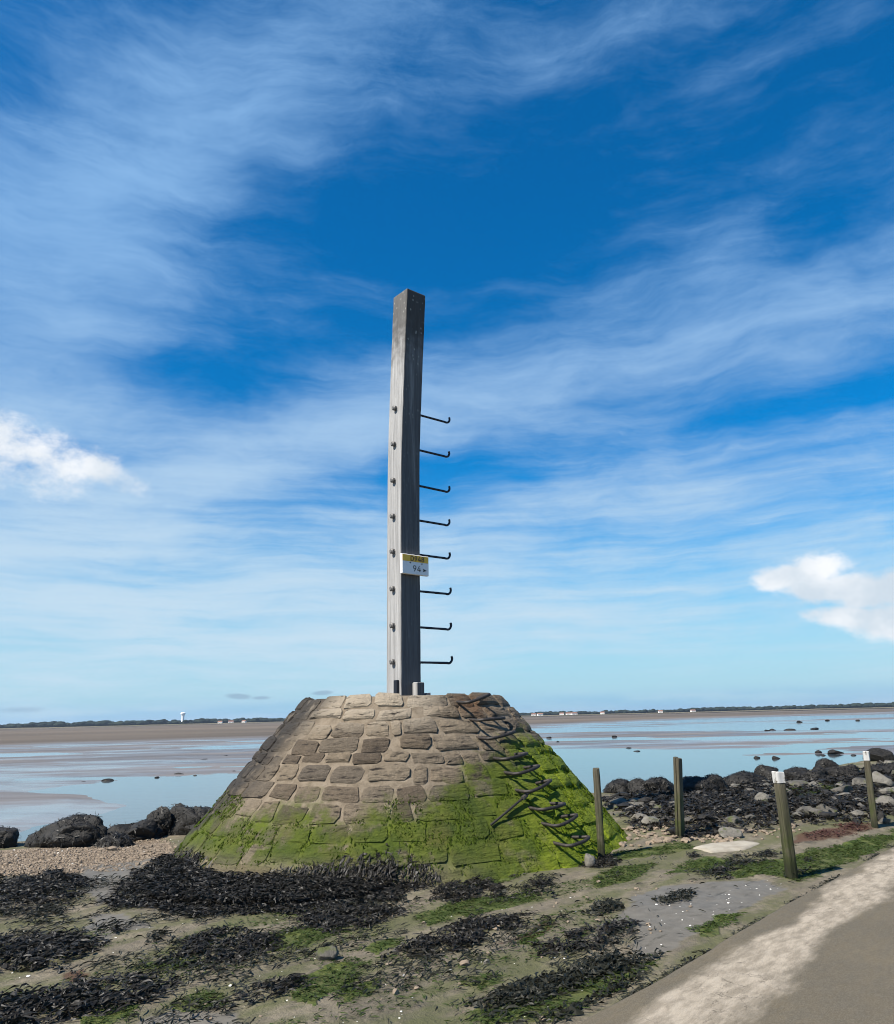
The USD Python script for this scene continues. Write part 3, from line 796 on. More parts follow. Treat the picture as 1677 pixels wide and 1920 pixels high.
def build_far_shore():
    a = np.radians(np.linspace(-66, 66, 200))
    r = np.array([1560, 1640, 1700, 1800, 2400, 9000.0])
    h = np.array([0.9, 1.4, 1.8, 2.4, 3.0, 4.0])
    rr, aa = np.meshgrid(r, a, indexing="ij")
    hh = np.repeat(h[:, None], len(a), 1) * (0.7 + 0.6 * fbm(aa * 30, 0 * aa, 1.0, 3, 61)) - 0.4
    v = np.stack([rr * np.sin(aa), rr * np.cos(aa), hh], -1).reshape(-1, 3)
    m = usdkit.mesh(stage, "/World/far_shore", (v, grid_faces(len(r), len(a))), LOOKS["far_land"], smooth=True)
    tag(m, kind="structure")
    # the wood along it
    pi = UsdGeom.PointInstancer.Define(stage, "/World/far_wood")
    tag(pi, "dark low line of trees along the far shore under the sky", "wood", kind="stuff")
    protos = []
    for k in range(4):
        ms = []
        g = np.random.default_rng(70 + k)
        for q in range(6):
            ico = trimesh.creation.icosphere(subdivisions=2)
            vv = np.array(ico.vertices)
            vv = vv * (1 + 0.5 * (meshkit.fbm(vv * 1.9 + 9 * q + 31 * k, 3, k)[:, None] - 0.5))
            c = np.array([g.uniform(-0.45, 0.45), g.uniform(-0.3, 0.3), g.uniform(0.35, 0.75)]) if q else np.array([0, 0, 0.55])
            ms.append((vv * np.array([1, 1, 0.75]) * g.uniform(0.26, 0.44) + c, np.array(ico.faces)))
        ms.append(tube([(0, 0, -0.1), (0.02, 0, 0.3), (0, 0, 0.6)], [0.05, 0.04, 0.02], 6))
        m = usdkit.mesh(stage, f"/World/far_wood/tree_{k:03d}", join(ms), LOOKS["far_leaf"], smooth=True)
        protos.append(m.GetPath())
    g = np.random.default_rng(77)
    n = 3200
    az = np.radians(g.uniform(-60, 60, n))
    d = g.uniform(1790, 1990, n)
    x, y = d * np.sin(az), d * np.cos(az)
    deg = np.degrees(az)
    size = np.interp(deg, [-60, -32, -27, -20, -8, 4, 12, 32, 60], [8, 8, 9, 9, 8.5, 7, 7.5, 8.5, 8]) * (0.55 + 0.9 * fbm(deg, 0 * deg, 1.1, 4, 78)) * g.uniform(0.75, 1.25, n)
    z = np.full(n, 1.3)
    scale = np.stack([size * g.uniform(1.2, 2.0, n), size * g.uniform(1.2, 2.0, n), size], -1)
    pi.CreatePrototypesRel().SetTargets(protos)
    pi.CreateProtoIndicesAttr(Vt.IntArray.FromNumpy(g.integers(0, 4, n).astype(np.int32)))
    pi.CreatePositionsAttr(Vt.Vec3fArray.FromNumpy(np.stack([x, y, z], -1).astype(np.float32)))
    pi.CreateScalesAttr(Vt.Vec3fArray.FromNumpy(scale.astype(np.float32)))
    q = g.uniform(0, np.pi, n)
    pi.CreateOrientationsAttr(Vt.QuathArray([Gf.Quath(float(math.cos(t)), 0, 0, float(math.sin(t))) for t in q]))
    # water tower
    b, t = far(342, 1359, 1700), far(342, 1335, 1700)
    h = t[2] - 1.5
    prof = np.array([(0, 0), (0.115, 0), (0.105, 0.05), (0.098, 0.5), (0.100, 0.68), (0.120, 0.74), (0.155, 0.83), (0.170, 0.87), (0.170, 0.93), (0.155, 0.945), (0.08, 0.985), (0, 1.0)]) * h
    prof[:, 0] *= 1.2
    tw = thing("water_tower", "tall white water tower rising above the trees on the far shore", "water tower", (b[0], b[1], 1.0))
    m = trimesh.creation.revolve(prof[:8], sections=40)
    obj("shaft", m, "tower", tw, smooth=40)
    cap = np.vstack([[0, prof[7, 1]], prof[7:]])
    obj("tank", trimesh.creation.revolve(cap, sections=40), "tower", tw, smooth=40)
    obj("ladder", join([box((0.25, 0.2, 0.62 * h), (-0.10 * h, -0.07 * h, 0.34 * h))]), "dark_iron", tw)
    # houses in front of the trees
    for k, (px, w) in enumerate([(413, 9), (433, 11), (458, 8), (1001, 9), (1013, 12), (1054, 9), (1066, 10), (1077, 13), (1130, 9), (1239, 9), (1300, 10), (1395, 8), (1475, 9), (1560, 8), (1640, 9)]):
        p = far(px, 1366 - 0.024 * px, 1690 + 7 * (k % 4))
        z = 1.2
        ht = thing("house", "small white house with a pitched roof below the trees on the far shore", "house", (p[0], p[1], z), rotz=0.3 * math.sin(k * 2.1), group="white houses along the far shore")
        hw, hd, hh = w * 0.95, 7.0, 3.6
        obj("wall", box((hw, hd, hh), (0, 0, hh / 2)), "house_wall", ht)
        rv = np.array([(-hw / 2 - .4, -hd / 2 - .4, hh), (hw / 2 + .4, -hd / 2 - .4, hh), (hw / 2 + .4, hd / 2 + .4, hh), (-hw / 2 - .4, hd / 2 + .4, hh), (-hw / 2 - .4, 0, hh + 1.7), (hw / 2 + .4, 0, hh + 1.7)])
        rf = trimesh.convex.convex_hull(rv)
        obj("roof", rf, "house_roof", ht)
        for wx in (-0.28, 0.28):
            obj("window", box((1.2, 0.08, 1.3), (wx * hw, -hd / 2 - 0.03, 1.9)), "pane", ht)
        obj("door", box((1.0, 0.08, 2.1), (0, -hd / 2 - 0.03, 1.06)), "pane", ht)


build_far_shore()

# ------------------------------------------------------------------ the stone mound
SL = math.hypot(MOUND_R0 - MOUND_R1, MOUND_H)


def on_mound(a, s, h=0.0):
    """A point of the cone: azimuth a (0 faces the camera), distance s down the slope, height h above the face."""
    a, s, h = np.broadcast_arrays(np.asarray(a, float), s, h)
    k = s / SL
    r = MOUND_R1 + (MOUND_R0 - MOUND_R1) * k
    z = MOUND_H * (1 - k)
    nr, nz = MOUND_H / SL, (MOUND_R0 - MOUND_R1) / SL
    r, z = r + h * nr, z + h * nz
    return np.stack([r * np.sin(a), -r * np.cos(a), z], -1)


def build_mound():
    t = thing("stone_mound", "round sloping mound of mortared stones with green moss low down, carrying the tall post", "mound", (*MOUND_C, 0))
    a = np.linspace(0, 2 * np.pi, 301)[:-1]
    s = np.linspace(-0.0, SL + 0.35, 90)
    ss, aa = np.meshgrid(s, a, indexing="ij")
    wx, wy, wz = np.moveaxis(on_mound(aa, ss), -1, 0)
    n = meshkit.fbm(np.stack([wx, wy, wz], -1) * 3.0, 4, 81) - 0.5
    n2 = meshkit.fbm(np.stack([wx, wy, wz], -1) * 14.0, 3, 82) - 0.5
    n0 = meshkit.fbm(np.stack([wx, wy, wz], -1) * 0.9, 3, 83) - 0.5
    global mound_lump
    h = 0.03 * n + 0.022 * n2 + 0.10 * n0 - 0.004
    v = on_mound(aa, ss, h)
    # rounded shoulder and a closed top
    top = v[0]
    rings = [np.c_[top[:, :2] * k, top[:, 2] * (1 - b) + (MOUND_H + 0.02) * b] for k, b in ((0.0, 1.0), (0.5, 1.0), (0.85, 0.9), (0.96, 0.5))]
    v = np.concatenate([np.array(rings), v], 0)
    m = obj("mortar_core", (v.reshape(-1, 3), grid_faces(len(v), len(a), True)[:, ::-1]), "mortar", t, smooth=True)
    g = np.random.default_rng(91)
    back = []
    s0 = -0.05
    heights = [0.235, 0.20, 0.265, 0.245, 0.165, 0.27, 0.245, 0.27, 0.25, 0.27, 0.29]
    for row, hgt in enumerate(heights):
        mid = s0 + hgt / 2
        r = MOUND_R1 + (MOUND_R0 - MOUND_R1) * mid / SL
        ang = g.uniform(0, 0.2)
        start = ang
        while ang < start + 2 * np.pi - 0.06:
            w = g.uniform(0.32, 0.62) if row != 4 else g.uniform(0.20, 0.44)
            w = min(w, (start + 2 * np.pi - ang) * r)
            ac = ang + w / 2 / r
            ang += w / r
            az = (ac + np.pi) % (2 * np.pi) - np.pi
            if g.random() < 0.02 or w < 0.12:
                continue
            gap = g.uniform(0.008, 0.024)
            hw, hh = w / 2 - gap * 0.6, hgt / 2 - g.uniform(0.002, 0.014)
            n = 8
            cor = np.array([(1, 1), (-1, 1), (-1, -1), (1, -1)], float)
            cut = g.uniform(0.14, 0.55, (4, 2)) * min(hw, hh)
            pp = []
            for k in range(4):
                c = cor[k] * [hw * g.uniform(0.90, 1.04), hh * g.uniform(0.88, 1.08)]
                sx, sy = cor[k]
                e1 = c - [sx * cut[k, 0], 0]; e2 = c - [0, sy * cut[k, 1]]
                pp += [e2, e1] if sx * sy > 0 else [e1, e2]
            pp = np.array(pp) + g.uniform(-0.012, 0.012, (n, 2))
            px, py = pp[:, 0], pp[:, 1]
            px = px + g.uniform(-0.22, 0.22) * py
            py = py + g.uniform(-0.07, 0.07) * px + g.uniform(-0.010, 0.010)
            rise = g.uniform(0.010, 0.040) * (1.0 if row < 5 else 0.8 if row < 7 else 0.55)
            cx, cy = g.uniform(-0.15, 0.15, 2) * (hw, hh)
            rings = [(1.03, -0.034), (0.95, rise * 0.45), (0.62, rise * g.uniform(0.8, 1.2))]
            u, q, k = [], [], []
            for sc, hz in rings:
                u.append(px * sc + cx * (1 - sc)); q.append(py * sc + cy * (1 - sc)); k.append(np.full(n, hz) + (g.uniform(-0.008, 0.008, n) if hz > 0 else 0))
            u, q, k = np.r_[np.concatenate(u), cx], np.r_[np.concatenate(q), cy], np.r_[np.concatenate(k), rise * g.uniform(0.8, 1.35)]
            mid_here = mid + 0.022 * math.sin(ac * 5.1 + row * 1.3) + 0.015 * math.sin(ac * 11 + row)
            base = on_mound(ac, mid_here)
            lump = 0.03 * (meshkit.fbm(base[None] * 3.0, 4, 81)[0] - 0.5) + 0.10 * (meshkit.fbm(base[None] * 0.9, 3, 83)[0] - 0.5)
            pts = on_mound(ac + u / r, mid_here - q, k + lump)
            f = np.vstack([tri(grid_faces(3, n, True)), np.stack([2 * n + np.arange(n), 2 * n + (np.arange(n) + 1) % n, np.full(n, 3 * n)], -1)])
            if abs(math.degrees(az)) < 112:
                obj("stone", (pts, f), "stone", t, smooth=30)
            else:
                back.append((pts, f))
        s0 += hgt
    bm = obj("rear_stones", join(back), "stone", t, smooth=38)
    tag(bm, kind="stuff")
    # moss and weed hair over the lower stones
    q = np.random.default_rng(95)
    n = 26000
    ma, msl = q.uniform(math.radians(-110), math.radians(112), n), SL * (1 - np.sqrt(q.uniform(0, 1, n)) * 0.0 - q.uniform(0, 1, n) ** 0.8 * 0.75)
    wp = on_mound(ma, msl)
    line = 0.55 + 0.62 * np.clip((wp[:, 0] + MOUND_C[0] + 1.2) / 2.8, 0, 1) + 1.3 * (meshkit.fbm(wp * 1.5 + 3, 4, 96) - 0.5)
    keepm = (wp[:, 2] < line) & (meshkit.fbm(wp * 5, 3, 97) > 0.42)
    ma, msl = ma[keepm], msl[keepm]
    n = len(ma)
    L, W = q.uniform(0.015, 0.042, n), q.uniform(0.005, 0.012, n)
    head = q.normal(0, 0.5, n)
    rr_ = MOUND_R1 + (MOUND_R0 - MOUND_R1) * msl / SL
    st = np.array([0, 0.5, 1.0])
    hh_ = q.uniform(0.005, 0.016, n)[:, None] * np.array([0.6, 1.15, 0.7]) + 0.03 * (meshkit.fbm(on_mound(ma, msl) * 3.0, 4, 81) - 0.5)[:, None] + 0.10 * (meshkit.fbm(on_mound(ma, msl) * 0.9, 3, 83) - 0.5)[:, None]
    cs, ca = msl[:, None] + np.cos(head)[:, None] * L[:, None] * st, np.sin(head)[:, None] * L[:, None] * st
    wv = np.array([0.7, 1.0, 0.3])[None] * W[:, None] / 2
    l1 = on_mound(ma[:, None] + (ca + np.cos(head)[:, None] * wv) / rr_[:, None], cs - np.sin(head)[:, None] * wv, hh_)
    l2 = on_mound(ma[:, None] + (ca - np.cos(head)[:, None] * wv) / rr_[:, None], cs + np.sin(head)[:, None] * wv, hh_ + q.normal(0, 0.006, (n, 1)))
    vv = np.stack([l1, l2], 2).reshape(-1, 3)
    ff = (np.arange(n)[:, None, None] * 6 + np.array([[0, 1, 3], [0, 3, 2], [2, 3, 5], [2, 5, 4]])[None]).reshape(-1, 3)
    tag(obj("moss", (vv, ff), "moss", t), kind="stuff")
    # step irons: a bar on two legs let into the masonry
    for i, (px, py, wid, lean) in enumerate([(898, 1314, 0.42, 0.05), (925, 1347, 0.44, -0.03), (943, 1381, 0.46, 0.02), (968, 1419, 0.42, 0.0), (991, 1446, 0.43, 0.02), (1013, 1479, 0.44, 0.05), (1039, 1512, 0.44, -0.02), (1064, 1542, 0.42, 0.03), (1087, 1579, 0.40, 0.0)]):
        out = 0.22
        q = at(px, py, lambda x, y: (MOUND_R0 + out - np.hypot(np.asarray(x) - MOUND_C[0], np.asarray(y) - MOUND_C[1])) / (MOUND_R0 - MOUND_R1) * MOUND_H)
        rel = q - [*MOUND_C, 0]
        az = math.atan2(rel[0], -rel[1])
        e_r = np.array([math.sin(az), -math.cos(az), 0]); e_t = np.array([math.cos(az), math.sin(az), 0])
        hw = wid / 2
        c = rel
        tilt = np.array([0, 0, 1.0])
        rise_ = lambda f: tilt * (0.026 * f + 0.006)
        bar = [c - e_t * hw * 0.80 + e_r * 0.030, c - e_t * hw * 0.25 + e_r * 0.046 + tilt * lean * 0.3, c + e_t * hw * 0.35 + e_r * 0.040 + tilt * lean * 0.7, c + e_t * hw * 0.90 + e_r * 0.006 + tilt * lean]
        pts = [c - e_t * (hw - 0.03) - e_r * 0.38, c - e_t * hw - e_r * 0.05, c - e_t * (hw - 0.012) - e_r * 0.010] + bar + [c + e_t * (hw - 0.005) - e_r * 0.035 + tilt * lean, c + e_t * (hw - 0.03) - e_r * 0.07 + tilt * lean * 0.9, c + e_t * (hw - 0.05) - e_r * 0.40]
        pts = np.array(pts)
        pts = pts + np.array([rise_(((q_ - c) @ e_t) / hw) for q_ in pts]) * np.clip(((pts - c) @ e_r)[:, None] / 0.12 + 1.5, 0, 1)
        fine = np.vstack([pts[k] * (1 - f) + pts[k + 1] * f for k in range(len(pts) - 1) for f in (0, 0.25, 0.5, 0.75)] + [pts[-1]])
        for _ in range(2):
            fine[1:-1] = 0.25 * fine[:-2] + 0.5 * fine[1:-1] + 0.25 * fine[2:]
        obj("step_iron", tube(fine, 0.0195, 8), "iron", t, smooth=True)
    return t


build_mound()

# loose iron bar lying on the mound
def build_bar():
    up = lambda h: (lambda x, y: cone(x, y) + h)
    a, b, c = at(990, 1489, up(0.12)), at(957, 1517, up(0.09)), at(921, 1547, up(0.05))
    t = thing("iron_bar", "long thin rusty iron bar lying slantwise on the mossy stones beside the step irons", "iron bar", c)
    obj("rod", tube(spline(np.array([a + (a - b) * 0.25, a, b, c]) - c, 16), 0.014, 7), "iron", t, smooth=True)
    k = at(984, 1494, up(0.13)) - c
    obj("collar", tube([k + (a - b) * 0.10, k, k - (a - b) * 0.12], 0.026, 8), "worn_iron", t, smooth=40)


build_bar()

# ------------------------------------------------------------------ tall post
N_R = np.array([math.sin(FACE), -math.cos(FACE), 0])       # shaded face with the sign
N_L = np.array([-math.cos(FACE), -math.sin(FACE), 0])      # sunlit face
POST_W = 0.367


def on_plane(px, py, yy):
    d = ray(px, py)
    return EYE + d * yy / d[1]


_axis = np.array([on_plane(px, py, MOUND_C[1]) for px, py in [(757.5, 1330), (757.3, 1230), (756.8, 1100), (756.8, 950), (757.4, 860), (759.0, 800), (761.2, 740), (764.3, 655), (768.0, 562)]])


def post_axis(z):
    return np.array([np.interp(z, _axis[:, 2], _axis[:, 0]), MOUND_C[1], z])


def build_tall_post():
    base = post_axis(MOUND_H - 0.1)
    base[2] = MOUND_H
    t = thing("beacon_post", "tall square weathered timber post with a row of iron rungs, standing on the stone mound", "post", base)
    ztop = on_plane(768, 556, MOUND_C[1])[2]
    zs = np.r_[np.linspace(MOUND_H - 0.25, ztop - 0.03, 60), ztop - 0.008, ztop]
    g = np.random.default_rng(101)
    ch = 0.020
    h = POST_W / 2
    prof = []
    for k in range(4):                                            # corners with a chamfer and two points along each side
        c, s = [(1, 1), (-1, 1), (-1, -1), (1, -1)][k]
        d1, d2 = [((1, 1 - 2 * ch), (1 - 2 * ch, 1)), ((-(1 - 2 * ch), 1), (-1, 1 - 2 * ch)), ((-1, -(1 - 2 * ch)), (-(1 - 2 * ch), -1)), ((1 - 2 * ch, -1), (1, -(1 - 2 * ch)))][k]
        prof += [d1, d2]
    prof = np.array(prof) * h
    fine = []
    for k in range(8):
        p, q = prof[k], prof[(k + 1) % 8]
        for f in ((0,) if k % 2 == 0 else (0, 0.25, 0.5, 0.75)):
            fine.append(p * (1 - f) + q * f)
    prof = np.array(fine)
    rows = []
    for i, z in enumerate(zs):
        inset = {len(zs) - 1: 0.965, len(zs) - 2: 0.992}.get(i, 1.0)
        grow = 1.0 + 0.06 * np.clip((z - 5.5) / 3, 0, 1)
        c = post_axis(z)
        pts2 = prof * inset * grow
        wob = 1 + 0.020 * (meshkit.fbm(np.c_[pts2 * 9, np.full(len(pts2), z * 1.4)], 4, 5)[:, None] - 0.5)
        wob = wob + 0.012 * (meshkit.fbm(np.c_[pts2 * 40, np.full(len(pts2), z * 7)], 2, 6)[:, None] - 0.5)
        pts2 = pts2 * wob
        rows.append(c + pts2[:, :1] * N_R + pts2[:, 1:] * N_L)
    v = np.array(rows) - base
    n = len(prof)
    vv = np.vstack([v.reshape(-1, 3), v[-1].mean(0), v[0].mean(0)])
    j = np.arange(n)
    f = np.vstack([tri(grid_faces(len(zs), n, True)), np.stack([len(vv) - 2 + 0 * j, (len(zs) - 1) * n + j, (len(zs) - 1) * n + (j + 1) % n], -1), np.stack([len(vv) - 1 + 0 * j, (j + 1) % n, j], -1)])
    m = trimesh.Trimesh(vv, f, process=False); m.fix_normals()
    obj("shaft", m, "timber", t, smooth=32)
    # rungs: one bent rod each, driven right through the post, its head on the sunlit face
    for py in (766, 833, 901, 968, 1034, 1104, 1173, 1241):
        z = on_plane(736, py, MOUND_C[1] - 0.12)[2]
        c = post_axis(z) - base
        d = -N_L
        L = 0.935
        up = np.array([0, 0, 1.0])
        tilt = up * g.uniform(-0.012, 0.012) + N_R * g.uniform(-0.01, 0.01)
        a = c + N_L * (h + 0.055)
        e = c + (d + tilt) * L
        pts = [a, c, c + (d + tilt) * (L - 0.09), c + (d + tilt) * (L - 0.025) + up * 0.008, e + up * 0.032, e + up * 0.105]
        fin = spline(pts[2:], 14)
        rung = obj("rung", tube(np.vstack([pts[:2], fin]), 0.0185, 9), "dark_iron", t, smooth=50)
        nut = tube([c + N_L * (h - 0.01), c + N_L * (h + 0.022)], 0.042, 6)
        obj("nut", nut, "bolt", rung, smooth=False)
        obj("bolt_head", tube([c + N_L * (h + 0.030), c + N_L * (h + 0.050), c + N_L * (h + 0.066)], [0.040, 0.044, 0.026], 10), "bolt", rung, smooth=40)
    # fastenings at the foot
    q = post_axis(MOUND_H + 0.12) - base
    e1, e2 = np.cross([0, 0, 1.0], N_R), np.cross([0, 0, 1.0], N_L)
    def placed(vf, c, n_axis, t_axis):
        v, f = vf
        return v @ np.stack([t_axis, n_axis, [0, 0, 1.0]]) + c, f
    side = placed(box((0.075, 0.05, 0.30), bevel=0.006), q + N_L * (h + 0.024) + N_R * 0.10, N_L, e2)
    obj("anchor_strap", side, "dark_iron", t)
    blk = placed(box((0.14, 0.12, 0.27), bevel=0.012), q + N_R * (h + 0.062) - N_L * 0.085 - np.array([0, 0, 0.02]), N_R, e1)
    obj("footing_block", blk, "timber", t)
    c = q + np.array([0.30, -0.10, -0.12 + 0.05])
    obj("footing_bolt", tube([c - [0.20, 0, 0], c + [0.05, 0, 0], c + [0.10, 0, 0.004]], 0.028, 8), "dark_iron", t, smooth=40)
    return ztop


build_tall_post()


def build_sign():
    c = on_plane(772.5, 1059, MOUND_C[1] - 0.17)
    ax = post_axis(c[2])
    u = np.array([math.cos(FACE), math.sin(FACE), 0])
    W, H, T = 0.515, 0.305, 0.055
    off = ax + N_R * (POST_W / 2 + 0.012 + T / 2)
    mid = off + u * (W / 2 - POST_W / 2 - 0.030)
    t = thing("road_sign", "white and yellow sign reading D948 and 94 with an arrow on the tall post", "sign", mid)
    M = np.stack([u, [0, 0, 1.0], N_R])                            # rows: right, up, out

    def put(vf, x=0.0, y=0.0, z=0.0):
        if hasattr(vf, "vertices"):
            vf = (np.array(vf.vertices), np.array(vf.faces))
        return (vf[0] + [x, y, z]) @ M, vf[1]
    obj("frame", put(box((W, H, T), bevel=0.006)), "sign_edge", t)
    zf = T / 2
    obj("white_panel", put(box((W - 0.022, H * 0.615, 0.006), bevel=0.001), 0.0, -H * 0.175, zf + 0.001), "sign_white", t)
    obj("yellow_panel", put(box((W - 0.022, H * 0.325, 0.006), bevel=0.001), 0.0, H * 0.302, zf + 0.001), "sign_yellow", t)
    tx = meshkit.text_mesh("D948", 0.075, 0.003, bold=True)
    w = tx.bounds[1][0] - tx.bounds[0][0]
    obj("road_number", put(tx, -w / 2 + 0.025, H * 0.302 - 0.0375, zf + 0.0045), "lettering_brown", t)
    tx = meshkit.text_mesh("94", 0.092, 0.003)
    obj("distance_number", put(tx, -0.062, -0.105, zf + 0.0045), "lettering", t)
    arrow = trimesh.creation.extrude_polygon(__import__("shapely").Polygon([(0, -0.026), (0.012, 0), (0, 0.026), (0.075, 0)]), 0.003)
    obj("arrow", put(arrow, 0.135, -0.075, zf + 0.0045), "lettering", t)
    for x, y in ((-0.105, 0.022), (0.118, 0.022)):
        obj("screw", put(tube([(0, 0, 0), (0, 0, 0.008)], 0.010, 10), x, y, zf + 0.004), "dark_iron", t)
    for y in (-0.08, 0.08):
        obj("bracket", put(box((0.30, 0.03, 0.02)), -W / 2 + 0.19, y, -T / 2 - 0.006), "bolt", t)


build_sign()

# ------------------------------------------------------------------ marker posts beside the road
def build_marker(label, foot_px, top_px, width_px, cap=None, split=False, seed=0, group=None):
    b = at(*foot_px)
    top = on_plane(*top_px, b[1])
    dist = (b - EYE) @ _fw
    w = width_px / FOCAL * dist / 1.24
    t = thing("marker_post", label, "post", b)
    rel = top - b
    g = np.random.default_rng(seed)

    def stick(x0, y0, wx, wy, z0, z1, lo=True):
        zs = np.linspace(z0, z1, 26)
        prof = np.array([(1, .72), (.72, 1), (.2, 1.02), (-.3, .98), (-.72, 1), (-1, .72), (-1.02, .1), (-1, -.72), (-.72, -1), (-.1, -1.02), (.72, -1), (1, -.72), (1.0, 0)]) * 0.5
        rows = []
        for i, z in enumerate(zs):
            f = z / rel[2]
            k = 1.0 + 0.05 * (1 - f)
            pr = prof * k * (1 + 0.30 * (meshkit.fbm(np.c_[prof * 3 + seed, np.full(len(prof), z * 1.6)], 4, seed)[:, None] - 0.5) + 0.10 * (meshkit.fbm(np.c_[prof * 9 + seed, np.full(len(prof), z * 9)], 3, seed)[:, None] - 0.5))
            if i == len(zs) - 1:
                pr = pr * 0.93
            zz = z + (0.012 * prof[:, 0] if i == len(zs) - 1 else 0)
            ca, sa = math.cos(0.35 + seed), math.sin(0.35 + seed)
            q = np.c_[pr[:, 0] * wx + x0, pr[:, 1] * wy + y0]
            q = np.c_[q[:, 0] * ca - q[:, 1] * sa, q[:, 0] * sa + q[:, 1] * ca]
            rows.append(np.c_[q + rel[:2] * f, np.broadcast_to(zz, len(q))])
        v = np.array(rows); n = len(prof)
        vv = np.vstack([v.reshape(-1, 3), v[-1].mean(0)])
        j = np.arange(n)
        f = np.vstack([tri(grid_faces(len(zs), n, True)), np.stack([len(vv) - 1 + 0 * j, (len(zs) - 1) * n + j, (len(zs) - 1) * n + (j + 1) % n], -1)])
        return vv, f
    if split:
        obj("shaft", stick(-w * 0.24, 0, w * 0.46, w, -0.2, rel[2] * 0.985), "post", t, smooth=45)
        obj("split_half", stick(w * 0.27, 0, w * 0.44, w * 0.9, -0.2, rel[2]), "post", t, smooth=45)
    else:
        zc = rel[2] * (1 - (cap or 0))
        obj("shaft", stick(0, 0, w, w, -0.2, zc if cap else rel[2]), "post", t, smooth=45)
        if cap:
            obj("painted_top", stick(0, 0, w * 1.05, w * 1.05, zc - 0.002, rel[2]), "white_paint", t, smooth=45)
    return b


FOOT1 = build_marker("bare weathered wooden post standing at the right foot of the stone mound", (1129, 1610), (1118, 1441), 16, seed=1)
build_marker("split wooden post with a cleft down its length, before the dark weed bank", (1276, 1570), (1271, 1420), 17, split=True, seed=2)
FOOT3 = build_marker("leaning wooden post with a square white painted top, nearest the road edge", (1486, 1647), (1459, 1447), 21, cap=0.105, seed=3)
build_marker("thin pale topped post by the road at the far right, beyond the leaning one", (1641, 1551), (1624, 1409), 13, cap=0.12, seed=4)


# ------------------------------------------------------------------ seaweed
def sample_in(poly, density, fray=0.14, seed=0, scale=4.0):
    g = np.random.default_rng(1000 + seed)
    lo, hi = poly.min(0) - fray, poly.max(0) + fray
    n = int(np.prod(hi - lo) * density)
    p = g.uniform(lo, hi, (n, 2))
    return p[ragged(poly, p[:, 0], p[:, 1], fray, scale, seed)]


def fronds(p, length, width, heading, spread, lift, field, seed, arch=0.35):
    """Flat ribbons lying over one another: each a strip of four cross-sections, its tip forked or blunt."""
    g = np.random.default_rng(2000 + seed)
    n = len(p)
    L = length * g.uniform(0.55, 1.5, n)
    W = width * g.uniform(0.6, 1.4, n)
    a0 = heading + g.normal(0, spread, n)
    bend = g.normal(0, 0.9, n)
    st = np.array([0.0, 0.33, 0.68, 1.0])
    prof = np.array([0.45, 1.0, 0.95, 0.35])
    x = np.zeros((n, 4)); y = np.zeros((n, 4))
    x[:, 0], y[:, 0] = p[:, 0], p[:, 1]
    for k in range(1, 4):
        ang = a0 + bend * (st[k] + st[k - 1]) / 2
        x[:, k] = x[:, k - 1] + L * (st[k] - st[k - 1]) * np.cos(ang)
        y[:, k] = y[:, k - 1] + L * (st[k] - st[k - 1]) * np.sin(ang)
    ground = field(x, y)
    up = lift * g.uniform(0, 1, n) ** 1.3 * np.where(cone(p[:, 0], p[:, 1]) > 0.1, 0.45, 1.0)
    z = ground + 0.004 + up[:, None] + L[:, None] * arch * np.sin(np.pi * st[None] * g.uniform(0.6, 1.05, n)[:, None]) * g.uniform(0.0, 0.7, n)[:, None]
    tilt = g.normal(0, 0.6, n) * np.where(cone(p[:, 0], p[:, 1]) > terrain(p[:, 0], p[:, 1]), 0.15, 1.0)
    dx, dy = -np.sin(a0 + bend * 0.5), np.cos(a0 + bend * 0.5)
    tw = g.normal(0, 0.5, (n, 4)) + tilt[:, None]
    hw = 0.5 * W[:, None] * prof[None]
    ox, oy, oz = dx[:, None] * np.cos(tw) * hw, dy[:, None] * np.cos(tw) * hw, np.abs(np.sin(tw)) * hw * np.sign(tw)
    z = z + np.abs(oz) * 0.8
    v = np.empty((n, 4, 2, 3))
    v[:, :, 0] = np.stack([x + ox, y + oy, z + oz], -1)
    v[:, :, 1] = np.stack([x - ox, y - oy, z - oz], -1)
    base = np.arange(n)[:, None] * 8
    tri1 = np.array([[0, 1, 3], [0, 3, 2], [2, 3, 5], [2, 5, 4], [4, 5, 7], [4, 7, 6]])
    f = (base[:, :, None] + tri1[None]).reshape(-1, 3)
    return v.reshape(-1, 3), f


ROAD_DIR = math.atan2(ROAD_D[1], ROAD_D[0])


